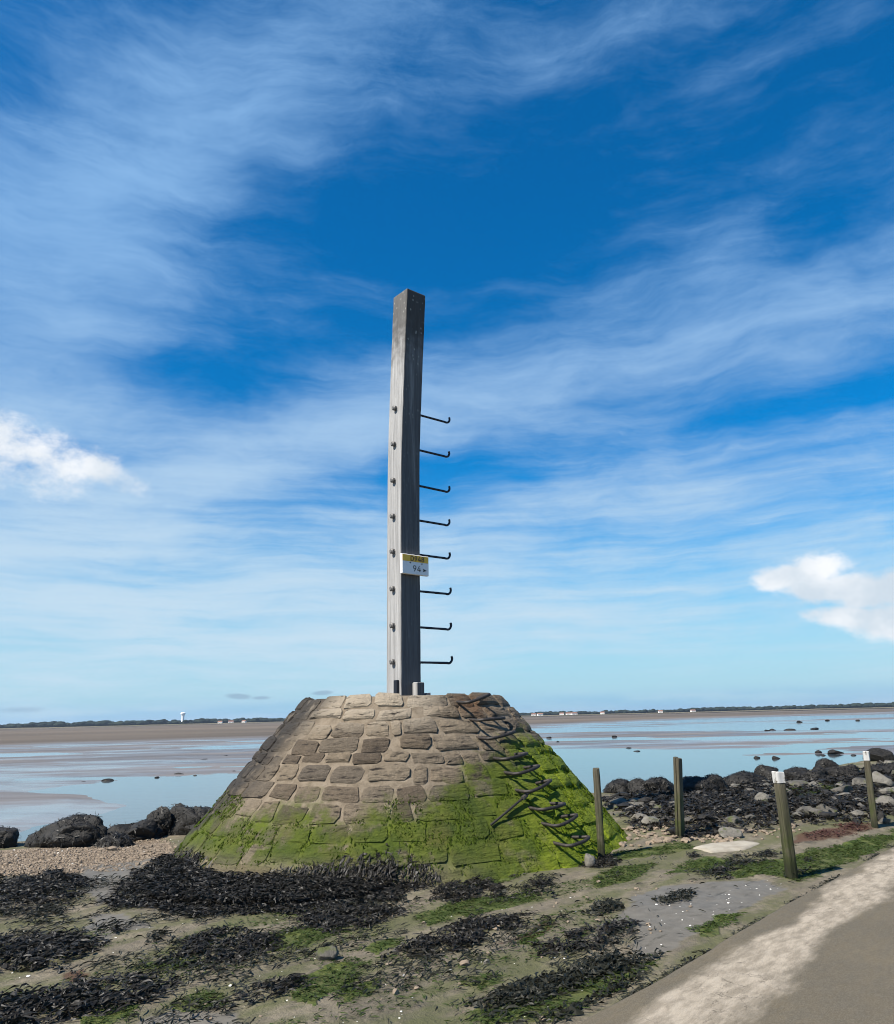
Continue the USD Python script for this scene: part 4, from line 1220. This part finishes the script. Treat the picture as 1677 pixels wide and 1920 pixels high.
def weed_patch(name, label, pixels, density, length, width, lift, mat, heading=ROAD_DIR, spread=0.7, field=terrain, seed=0, category="seaweed", fray=0.13, group=None, holes=0.0, kind=None, arch=0.35, through=None):
    poly = ground_poly(pixels, through or field)
    k_ = seed
    fine = kind != "stuff"
    if fine:
        density, length, width, lift = density * (2.3 if seed == 0 else 1.65), length * 0.52, width * 0.44, lift * 0.6
    p = sample_in(poly, density, fray * (1.15 if fine else 1.0), seed, 6.0 if fine else 4.0)
    core = poly.mean(0) + (poly - poly.mean(0)) * 0.78
    keep = np.random.default_rng(3000 + seed).uniform(0, 1, len(p))
    sx_, tx_ = p @ ROAD_D, p @ ROAD_N
    gappy = fbm(sx_, tx_ * 2.2, 3.6, 4, 300 + seed)
    if name == "bank_seaweed":
        clear = ground_poly([(1440, 1484), (1500, 1474), (1570, 1472), (1610, 1488), (1540, 1504), (1460, 1500)])
        thin = np.random.default_rng(3900).uniform(0, 1, len(p)) < 0.15
        ok = ~ragged(clear, p[:, 0], p[:, 1], 0.4, 2.0, 9) | thin
        p, keep, gappy = p[ok], keep[ok], gappy[ok]
    if holes == 0.0 and k_ > 0:
        holes = 0.465
    p = p[(gappy > holes) & (inside(core, p[:, 0], p[:, 1]) | (keep < 0.45))]
    under = np.random.default_rng(3500 + seed).uniform(0, 1, len(p)) < 0.25
    mound_up = lift * (0.25 + 0.75 * inside(core, p[:, 0], p[:, 1])) * (0.4 + 1.2 * fbm(p[:, 0], p[:, 1], 2.5, 3, 400 + seed))
    mats = [fronds(p[~under], length, width, heading, spread, mound_up[~under], field, seed, arch)]
    if under.any():
        mats.append(fronds(p[under], length * 0.75, width * 2.3, heading, 1.2, mound_up[under] * 0.75, field, seed + 50, arch * 0.4))
    m = obj(name, join(mats), mat)
    tag(m, label, category, group, kind)
    return len(p)


WEED = [
    ("large thick mat of black seaweed heaped against the front foot of the stone mound", [(205, 1692), (235, 1655), (268, 1628), (330, 1600), (355, 1598), (372, 1640), (440, 1655), (500, 1640), (540, 1622), (590, 1614), (640, 1606), (690, 1592), (745, 1594), (760, 1612), (800, 1607), (816, 1640), (790, 1668), (740, 1692), (640, 1702), (560, 1714), (460, 1714), (380, 1720), (300, 1708), (225, 1702)], 2300, 0.15, 0.026, 0.16, "kelp", dict(heading=math.radians(-120), spread=0.6, field=lie, fray=0.16)),
    ("black seaweed tongue just below the right end of the big mat", [(530, 1722), (640, 1698), (745, 1702), (768, 1717), (700, 1742), (630, 1757), (560, 1738)], 2000, 0.14, 0.024, 0.08, "kelp", {}),
    ("dark seaweed over low stones at the left edge, below the gravel strip", [(-40, 1660), (60, 1648), (150, 1642), (182, 1662), (130, 1692), (60, 1722), (-40, 1718)], 1900, 0.14, 0.024, 0.14, "kelp", {}),
    ("small dark weed patch on grey mud at the left, third from the gravel", [(15, 1738), (70, 1702), (125, 1706), (112, 1727), (60, 1742)], 1700, 0.12, 0.022, 0.06, "kelp_green", {}),
    ("long black seaweed clump touching the left edge midway down the foreground", [(-40, 1772), (60, 1762), (120, 1756), (197, 1770), (160, 1802), (80, 1832), (-40, 1818)], 2000, 0.15, 0.025, 0.13, "kelp", {}),
    ("tiny round black weed tuft alone on the grey mud left of centre", [(195, 1757), (215, 1743), (236, 1748), (230, 1764)], 2200, 0.11, 0.02, 0.10, "kelp", {}),
    ("small ragged weed patch between the round tuft and the wide black bed", [(255, 1762), (300, 1746), (335, 1754), (330, 1776), (280, 1777)], 1700, 0.12, 0.02, 0.06, "kelp_green", {}),
    ("wide black seaweed bed left of centre, below the big mat", [(345, 1762), (420, 1745), (470, 1754), (542, 1770), (500, 1797), (400, 1822), (300, 1806), (330, 1780)], 1900, 0.14, 0.024, 0.09, "kelp", {}),
    ("broad blackish seaweed bed filling the bottom left corner", [(-60, 1885), (60, 1850), (150, 1838), (260, 1828), (332, 1848), (300, 1886), (200, 1906), (60, 1930), (-60, 1950)], 1900, 0.15, 0.026, 0.09, "kelp", {}),
    ("narrow dark weed streak at the bottom, left of the bright green film", [(395, 1890), (480, 1852), (560, 1830), (588, 1842), (520, 1872), (440, 1898)], 1800, 0.13, 0.022, 0.06, "kelp", {}),
    ("long black seaweed streak in the middle of the foreground sand", [(700, 1798), (790, 1762), (850, 1735), (935, 1718), (990, 1716), (972, 1742), (905, 1772), (860, 1792), (780, 1802)], 2200, 0.14, 0.024, 0.09, "kelp", {}),
    ("black seaweed streak near the road edge, right of the long middle one", [(993, 1780), (1060, 1756), (1140, 1734), (1188, 1728), (1192, 1747), (1150, 1772), (1090, 1792), (1030, 1802)], 2200, 0.14, 0.024, 0.10, "kelp", {}),
    ("dark seaweed fringe running along the road edge at the bottom", [(880, 1888), (960, 1850), (1060, 1820), (1170, 1788), (1236, 1794), (1180, 1824), (1060, 1862), (960, 1898), (900, 1903)], 1700, 0.14, 0.024, 0.07, "kelp_green", dict(holes=0.30)),
    ("second dark weed fringe hard against the road edge, lowest at the bottom", [(980, 1925), (1060, 1895), (1160, 1848), (1230, 1812), (1215, 1832), (1120, 1885), (1030, 1935)], 1500, 0.13, 0.022, 0.05, "kelp_green", dict(holes=0.02, fray=0.05)),
    ("humped black seaweed clump on the sand below the mound's moss", [(812, 1672), (860, 1650), (900, 1650), (952, 1666), (930, 1687), (870, 1692), (800, 1690)], 2000, 0.13, 0.023, 0.12, "kelp", {}),
    ("small round black weed mound right of the humped clump", [(983, 1668), (1015, 1652), (1040, 1660), (1042, 1687), (1000, 1692)], 2300, 0.12, 0.021, 0.15, "kelp", {}),
    ("thin dark weed line along the mound's foot above the pale sand", [(922, 1642), (970, 1622), (1012, 1613), (1012, 1627), (960, 1647)], 1900, 0.11, 0.02, 0.06, "kelp", {}),
    ("sparse weed clump on the wet grey mud right of centre", [(1228, 1692), (1270, 1672), (1312, 1671), (1290, 1691), (1245, 1699)], 1700, 0.12, 0.02, 0.06, "kelp_green", dict(holes=0.3)),
    ("small black weed tuft on green film, left of the leaning white-topped post", [(1328, 1642), (1345, 1625), (1370, 1634), (1366, 1651), (1335, 1652)], 2300, 0.12, 0.02, 0.09, "kelp", {}),
    ("weed clump with a driftwood-like tangle left of the wet mud", [(1083, 1712), (1130, 1692), (1172, 1694), (1162, 1710), (1105, 1722)], 1700, 0.13, 0.022, 0.08, "kelp_green", dict(holes=0.25)),
    ("black weed collar round the foot of the bare wooden post", [(1080, 1622), (1110, 1607), (1158, 1604), (1152, 1624), (1120, 1632)], 1900, 0.11, 0.02, 0.06, "kelp", dict(holes=0.05)),
    ("dark weed collar round the foot of the split post", [(1245, 1573), (1262, 1560), (1295, 1558), (1302, 1572), (1275, 1580)], 1700, 0.12, 0.022, 0.09, "kelp", {}),
    ("dark collar of ribbons round the foot of the leaning white-topped post", [(1462, 1650), (1476, 1636), (1498, 1632), (1512, 1612), (1526, 1600), (1520, 1622), (1505, 1646), (1480, 1656)], 2200, 0.11, 0.02, 0.08, "kelp_green", {}),  # dark ribbons round the foot, with a tail to the right and back
    ("dark strip of ribbons trailing across the green film behind the leaning post", [(1362, 1622), (1420, 1604), (1480, 1588), (1500, 1580), (1490, 1590), (1430, 1610), (1375, 1626)], 1700, 0.12, 0.02, 0.03, "kelp", {}),  # narrow dark strip of flat ribbons
    ("thin dark weed scrap beside the pale sand patch", [(1282, 1606), (1300, 1600), (1320, 1604), (1312, 1610), (1290, 1612)], 1700, 0.11, 0.02, 0.05, "kelp", {}),
    ("rusty red seaweed heap by the road at the far right", [(1500, 1568), (1560, 1550), (1640, 1541), (1645, 1556), (1570, 1574), (1480, 1584)], 1300, 0.11, 0.014, 0.05, "red_weed", dict(spread=1.5)),
]
for k, (label, px, dens, L, W, lift, mat, kw) in enumerate(WEED):
    weed_patch("seaweed_patch", label, px, dens, L, W, lift, mat, seed=k, **kw)

# loose scraps everywhere between the patches
def scraps():
    poly = ground_poly([(-60, 1950), (-60, 1640), (300, 1650), (800, 1690), (1100, 1620), (1480, 1600), (1460, 1660), (1250, 1790), (1000, 1950)])
    p = sample_in(poly, 900, 0.1, 91)
    n1 = meshkit.fbm(np.c_[(p[:, 0] * ROAD_D[0] + p[:, 1] * ROAD_D[1]) * 0.9, (p[:, 0] * ROAD_N[0] + p[:, 1] * ROAD_N[1]) * 3.2, 0 * p[:, 0]], 4, 55)
    q = np.random.default_rng(56).uniform(0, 1, len(p))
    mudq = inside(P["mud"], p[:, 0], p[:, 1])
    dark = p[(n1 > 0.535) & (q < 0.7) & ~mudq | (q < 0.015)]
    m = obj("seaweed_scraps", fronds(dark, 0.075, 0.010, ROAD_DIR, 0.8, 0.02, terrain, 92), "kelp_green")
    tag(m, "thin scattered scraps of dark seaweed strewn over the foreground sand", "seaweed", kind="stuff")
    # green tufts on the film
    vs = []
    for k, poly in enumerate(GREEN):
        p = sample_in(poly, 2600, 0.14, 100 + k)
        keep = fbm(p[:, 0], p[:, 1], 6.0, 3, 500 + k) > 0.40
        vs.append(fronds(p[keep], 0.050, 0.0065, ROAD_DIR, 1.2, 0.006, terrain, 200 + k, 0.12))
    poly = ground_poly([(-60, 1950), (-60, 1700), (300, 1720), (800, 1690), (1100, 1650), (1250, 1790), (1000, 1950)])
    p = sample_in(poly, 500, 0.1, 93)
    n1 = meshkit.fbm(np.c_[(p[:, 0] * ROAD_D[0] + p[:, 1] * ROAD_D[1]) * 1.0, (p[:, 0] * ROAD_N[0] + p[:, 1] * ROAD_N[1]) * 2.8, 0 * p[:, 0] + 4], 4, 57)
    p = p[n1 > 0.54]
    vs.append(fronds(p, 0.050, 0.0065, ROAD_DIR, 1.2, 0.006, terrain, 299, 0.12))
    m = obj("green_algae", join(vs), "green_weed")
    tag(m, "bright green algae film in flat tufts over the foreground sand", "algae", kind="stuff")


scraps()


def edge_shadow():  # dark weed ribbons added to draw the shadow gap beside the road
    g = np.random.default_rng(171)
    n = 5200
    sp = g.uniform(-1.0, 7.4, n)
    tp = g.normal(-0.035, 0.03, n)
    p = ROAD_A + sp[:, None] * ROAD_D + tp[:, None] * ROAD_N
    keep = (fbm(sp, 0 * sp, 1.7, 4, 172) > 0.50) & (fbm(sp, tp * 3, 9.0, 3, 174) > 0.42)
    m = obj("edge_seaweed", fronds(p[keep], 0.055, 0.008, ROAD_DIR, 0.9, 0.025, terrain, 173), "kelp_green")
    tag(m, "thin dark line of weed put in for the shadow gap along the broken edge of the road", "seaweed", kind="stuff")


edge_shadow()

BANK = [(1125, 1500), (1190, 1490), (1290, 1492), (1400, 1478), (1500, 1464), (1600, 1455), (1700, 1425), (1700, 1540), (1600, 1548), (1500, 1546), (1400, 1558), (1330, 1572), (1290, 1572), (1240, 1555), (1195, 1560), (1170, 1520)]
weed_patch("bank_seaweed", "wide dark seaweed cover over the stony bank right of the mound", BANK, 950, 0.13, 0.021, 0.09, "kelp", seed=70, spread=1.3, fray=0.5, kind="stuff", holes=0.36)


# ------------------------------------------------------------------ rocks
def rock_mesh(seed, size, rough=0.35, sub=3, flat=0.0):
    g = np.random.default_rng(4000 + seed)
    ico = trimesh.creation.icosphere(subdivisions=sub)
    v = np.array(ico.vertices)
    for _ in range(7):                                             # hewn facets
        n = g.normal(size=3); n /= np.linalg.norm(n)
        d = g.uniform(0.45, 0.85)
        over = np.maximum(v @ n - d, 0)
        v = v - over[:, None] * n * 0.85
    v = v * (1 + rough * (meshkit.fbm(v * 1.3 + seed * 7.7, 4, seed)[:, None] - 0.5) + 0.35 * rough * (meshkit.fbm(v * 4.5 + seed, 3, seed + 1)[:, None] - 0.5) + 0.16 * rough * (meshkit.fbm(v * 11 + seed, 2, seed + 2)[:, None] - 0.5))
    v = v * np.asarray(size)
    return v, np.array(ico.faces)


def drape(v, f, density, length, width, seed, down=0.6):
    """Ribbons of weed growing on the upper faces of a rock and hanging down its sides."""
    g = np.random.default_rng(5000 + seed)
    m = trimesh.Trimesh(v, f, process=False)
    w = m.area_faces * (m.face_normals[:, 2] > -0.25)
    n = int(w.sum() * density)
    k = g.choice(len(f), n, p=w / w.sum())
    a, b = g.uniform(0, 1, (2, n))
    fl = a + b > 1
    a[fl], b[fl] = 1 - a[fl], 1 - b[fl]
    t = v[f[k]]
    p = t[:, 0] + a[:, None] * (t[:, 1] - t[:, 0]) + b[:, None] * (t[:, 2] - t[:, 0])
    nn = m.face_normals[k]
    d = np.array([0, 0, -1.0]) * down + g.normal(0, 0.6, (n, 3))
    d = d - nn * (d * nn).sum(1, keepdims=True)
    d /= np.linalg.norm(d, axis=1, keepdims=True) + 1e-9
    s = np.cross(nn, d) + nn * g.normal(0, 0.2, (n, 1))
    L = length * g.uniform(0.6, 1.5, n)[:, None]
    W = width * g.uniform(0.6, 1.4, n)[:, None] / 2
    up = g.uniform(0.002, 0.014, n)[:, None]
    out = np.empty((n, 4, 2, 3))
    for j, (q, wd, hz) in enumerate(((0, .5, .3), (.33, 1, 1.2), (.68, .95, 1.3), (1, .35, .5))):
        c = p + d * L * q + nn * up * hz + g.normal(0, 0.006, (n, 3))
        out[:, j, 0], out[:, j, 1] = c + s * W * wd, c - s * W * wd
    base = np.arange(n)[:, None] * 8
    tri1 = np.array([[0, 1, 3], [0, 3, 2], [2, 3, 5], [2, 5, 4], [4, 5, 7], [4, 7, 6]])
    return out.reshape(-1, 3), (base[:, :, None] + tri1[None]).reshape(-1, 3)


def boulder(label, px, py, wpx, hpx, mat, seed, name="boulder", weed=0.0, deep=0.8, rough=0.35, group=None, z=None):
    b = at(px, py) if z is None else at_z(px, py, z)
    k = ((b - EYE) @ _fw) / FOCAL
    w, h = wpx * k, hpx * k
    if wpx > 60 and z is None:
        g = np.random.default_rng(7000 + seed)
        lumps = []
        for q in range(4):
            k2 = (1.0, 0.62, 0.58, 0.5)[q]
            lv, lf = rock_mesh(seed * 10 + q, (w / 2 * 0.92 * k2, w / 2 * deep * k2, h * 0.78 * (1.0 if q == 0 else g.uniform(0.55, 0.95))), 0.55)
            off = np.array([0, 0, 0.0]) if q == 0 else np.array([g.uniform(-0.34, 0.34) * w, g.uniform(-0.30, 0.12) * w * deep, g.uniform(-0.1, 0.1) * h])
            lumps.append((lv + off, lf))
        v, f = join(lumps)
    else:
        v, f = rock_mesh(seed, (w / 2 * 1.08, w / 2 * deep, h * 0.72), rough)
    v[:, 2] += h - v[:, 2].max()
    a = seed * 1.7
    sq = 0.35 * math.sin(a)
    v[:, :2] = v[:, :2] @ np.array([[math.cos(sq), -math.sin(sq)], [math.sin(sq), math.cos(sq)]])
    b = b + np.array([0, w / 2 * deep * 0.55, 0])
    if z is None:
        b[2] = min(b[2], float(terrain(b[0], b[1])))
    t = thing(name, label, "rock", b, group=group)
    obj("stone_body", (v, f), mat, t, smooth=32)
    if weed:
        tag(obj("weed_cover", drape(v, f, weed * 3.2, 0.075, 0.012, seed), "kelp", t), kind="stuff")


ROCKS = [
    ("black weed-covered boulder cut by the left edge of the picture, on the shore", -8, 1590, 76, 34, "boulder", 80),
    ("long humped black boulder, highest of the left shore rocks, near the left edge", 112, 1588, 170, 54, "boulder", 80),
    ("low black boulder between the humped one and the one touching the mound", 238, 1578, 124, 36, "boulder", 80),
    ("tall black boulder on the shore touching the mound's left side", 342, 1566, 118, 54, "boulder", 80),
    ("flattish black rock at the foot of the low boulder left of the mound", 205, 1588, 80, 24, "boulder", 400),
    ("round weedy black rock at the left, on mud below the gravel strip", 92, 1660, 66, 24, "boulder", 500),
    ("smaller weedy rock left of the round one on the mud", 32, 1668, 44, 20, "boulder", 500),
    ("dark rounded rock at the waterline just right of the mound's mossy flank", 1168, 1488, 64, 25, "boulder", 170),
    ("low dark weedy boulder at the waterline between the bare and split posts", 1235, 1490, 88, 30, "boulder", 170),
    ("broad dark boulder at the waterline right behind the split post", 1322, 1490, 104, 36, "boulder", 170),
    ("wide dome of black weedy rock at the waterline between split and leaning posts", 1400, 1478, 94, 30, "boulder", 170),
    ("upright dark boulder with a small peak, just left of the leaning post's white top", 1446, 1466, 46, 30, "boulder", 120),
    ("dark weedy boulder right of the leaning post's white top", 1516, 1468, 88, 30, "boulder", 170),
    ("dark boulder with pale streaks left of the thin pale topped post", 1586, 1462, 74, 27, "boulder", 170),
    ("small dark rock above the others, left of the thin post", 1556, 1443, 36, 20, "boulder", 120),
    ("pointed dark rock on the water's edge at the right edge of the picture", 1656, 1428, 48, 24, "boulder", 120),
    ("long low dark rock at the right edge below the pointed one", 1668, 1454, 70, 24, "boulder", 160),
    ("flat pale slab on the near edge of the weed bank", 1371, 1573, 50, 19, "pale_rock", 0),
    ("grey square block standing in the weed left of the leaning post", 1434, 1511, 28, 24, "pale_rock", 0),
    ("flat whitish rock in the weed left of the thin post", 1610, 1511, 34, 14, "pale_rock", 0),
    ("wide grey rock with green film left of the thin pale topped post", 1586, 1495, 40, 22, "grey_rock", 0),
    ("pale brown rock at the right edge above the weed bank", 1662, 1478, 40, 30, "pale_rock", 0),
    ("grey rock at the right edge, right of the thin post's middle", 1668, 1512, 36, 18, "pale_rock", 0),
    ("long pale rock lying in dark weed above the grey block", 1434, 1477, 38, 14, "pale_rock", 0),
    ("flat grey stone in the weed right of the split post, midway up the bank", 1384, 1545, 42, 13, "grey_rock", 0),
    ("small tan stone between the split post and the grey block", 1388, 1528, 22, 11, "pale_rock", 0),
    ("green filmed low rock behind the leaning post at half height", 1502, 1478, 46, 14, "grey_rock", 0),
    ("brown green rock beside the thin pale topped post's lower half", 1622, 1482, 44, 22, "grey_rock", 0),
    ("pale upright stone at the foot of the bare wooden post", 1107, 1627, 22, 24, "pale_rock", 0),
    ("olive brown stone alone among weed in the lower left centre", 612, 1801, 40, 22, "grey_rock", 0),
    ("small dark stump of rock at the foot of the thin pale topped post", 1657, 1543, 14, 20, "boulder", 0),
    ("small tan stone on bare sand at the lower centre", 872, 1812, 20, 9, "pebble", 0),
    ("little pale stone on the sand right of the lower centre", 914, 1808, 13, 8, "pale_rock", 0),
]
for k, (label, px, py, w, h, mat, weed) in enumerate(ROCKS):
    boulder(label, px, py, w, h, mat, k + 1, weed=weed, name="boulder" if w > 45 else "rock", deep=0.8 if w > 45 else 0.9)
# rocks standing in the shallows
for k, (px, py, w, h) in enumerate([(1421, 1423, 11, 6), (1457, 1424, 15, 7), (1538, 1414, 15, 8), (1545, 1418, 9, 4), (1571, 1415, 26, 10), (1602, 1418, 10, 4), (1440, 1372, 12, 4), (1450, 1371, 14, 5), (1484, 1371, 20, 5), (1530, 1368, 16, 4), (1500, 1355, 12, 4), (1552, 1352, 9, 3), (1030, 1385, 10, 4), (1046, 1393, 7, 4), (1153, 1383, 9, 4), (1195, 1410, 12, 3), (1610, 1352, 8, 3), (1180, 1404, 14, 3)]):
    own = {0: "leftmost of the two dark rocks in the near shallows above the leaning post", 1: "dark rock in the near shallows just above the leaning post's white top", 2: "middle sized dark rock in the shallows, left of the largest flat one", 4: "largest flat dark rock in the near shallows left of the thin pale topped post", 5: "small dark rock in the shallows nearest the thin pale topped post's tip", 8: "largest dark rock of the far row out on the wet flat at right"}.get(k)
    boulder(own or "tiny dark rock out in the shallow water right of the mound", px, py, w, h * 0.9, "boulder", 60 + k, name="shallows_rock", group=None if own else "tiny dark rocks in the shallows right of the mound", z=WATER_Z - 0.03)
for k, (px, py, w, h) in enumerate([(196, 1466, 26, 6), (294, 1460, 12, 4), (335, 1454, 20, 5), (365, 1456, 8, 3), (440, 1448, 10, 3), (424, 1421, 14, 5), (52, 1513, 16, 5), (155, 1468, 12, 3), (380, 1427, 18, 4)]):
    boulder("small dark rock standing on the wet flat left of the mound", px, py, w, h * 0.9, "boulder", 90 + k, name="flat_rock", group="small dark rocks on the wet flat left of the mound", z=WATER_Z - 0.03)


def bank_stones():
    poly = ground_poly(BANK)
    g = np.random.default_rng(611)
    protos = []
    spots = sample_in(poly, 9.0, 0.2, 612)
    g.shuffle(spots)
    n = min(len(spots), 290)
    for k in range(n):
        x, y = spots[k]
        r = g.uniform(0.06, 0.17) * (0.75 + 0.022 * y)
        kind = ("grey_rock", "pale_rock", "boulder", "grey_rock", "boulder")[g.integers(0, 5)]
        pts = g.normal(size=(15, 3)); pts /= np.linalg.norm(pts, axis=1, keepdims=True)
        pts = pts * np.array([1.0, g.uniform(0.6, 1.0), g.uniform(0.32, 0.62)]) * r * g.uniform(0.85, 1.1, (15, 1))
        hull = trimesh.convex.convex_hull(pts)
        hull = hull.subdivide()
        v = np.array(hull.vertices)
        v = v + 0.10 * r * (meshkit.fbm(v / r * 2 + k, 3, k)[:, None] - 0.5)
        z = float(terrain(x, y)) + r * 0.22
        t = obj("bank_stone", (v + [x, y, z], np.array(hull.faces)), kind, smooth=25)
        look = {"grey_rock": "mid grey stone", "pale_rock": "pale buff stone", "boulder": "blackish brown stone"}[kind]
        tag(t, look + " lying among dark seaweed on the bank right of the mound", "stone", look + "s strewn over the weedy bank")
    # gravel and shells
    def bits(poly, density, size, seed, squash):
        p = sample_in(poly, density, 0.15, seed)
        q = np.random.default_rng(seed)
        ico = trimesh.creation.icosphere(subdivisions=1)
        v0, f0 = np.array(ico.vertices), np.array(ico.faces)
        m = len(p)
        s = size * np.exp(q.normal(0, 0.45, m))
        d = q.uniform(0.6, 1.1, (m, 3)) * [1, 1, squash]
        a = q.uniform(0, 6.3, m)
        v = v0[None] * d[:, None] * s[:, None, None] * (1 + 0.25 * q.normal(0, 1, (m, len(v0), 1)).clip(-1, 1))
        x = v[..., 0] * np.cos(a)[:, None] - v[..., 1] * np.sin(a)[:, None]
        y = v[..., 0] * np.sin(a)[:, None] + v[..., 1] * np.cos(a)[:, None]
        c = np.c_[p, terrain(p[:, 0], p[:, 1]) + s * squash * 0.4]
        v = np.stack([x, y, v[..., 2]], -1) + c[:, None]
        f = f0[None] + (np.arange(m) * len(v0))[:, None, None]
        return v.reshape(-1, 3), f.reshape(-1, 3)
    grav = ground_poly([(-60, 1605), (120, 1590), (315, 1572), (335, 1600), (260, 1630), (120, 1636), (-60, 1648)])
    foot = ground_poly([(1170, 1555), (1240, 1548), (1320, 1570), (1420, 1556), (1500, 1548), (1500, 1562), (1340, 1582), (1200, 1590), (1150, 1590)])
    m = obj("gravel", join([bits(grav, 700, 0.010, 621, 0.6), bits(foot, 90, 0.030, 622, 0.55), bits(ground_poly([(300, 1940), (700, 1700), (1100, 1640), (1400, 1650), (1180, 1800), (1000, 1940)]), 9, 0.012, 623, 0.6)]), "pebble", smooth=40)
    tag(m, "loose brown gravel and pebbles on the sand left and right of the mound", "gravel", kind="stuff")
    a = bits(ground_poly([(1200, 1790), (1230, 1690), (1420, 1650), (1500, 1655), (1300, 1745)]), 40, 0.0048, 631, 0.45)
    b = bits(ground_poly([(-60, 1950), (-60, 1600), (310, 1575), (600, 1720), (1100, 1640), (1250, 1790), (1000, 1950)]), 9, 0.0045, 632, 0.45)
    c = bits(grav, 18, 0.006, 633, 0.45)
    m = obj("shells", join([a, b, c]), "shell", smooth=40)
    tag(m, "tiny white shells scattered over mud and sand", "shells", kind="stuff")


bank_stones()


# ------------------------------------------------------------------ sea air
def build_haze():
    g = Graph()
    v = g("principled_volume", "volume", color=(0.72, 0.84, 1.0), density=HAZE, anisotropy=0.3)
    LOOKS["haze"] = g.make("haze_look", volume=v)
    m = trimesh.creation.box((20000, 20000, 64.0)); m.apply_translation((0, 0, 28.4))
    tag(obj("haze", m, "haze"), "thin pale sea haze over the whole bay", "haze", kind="stuff")


HAZE = 0.00007
build_haze()
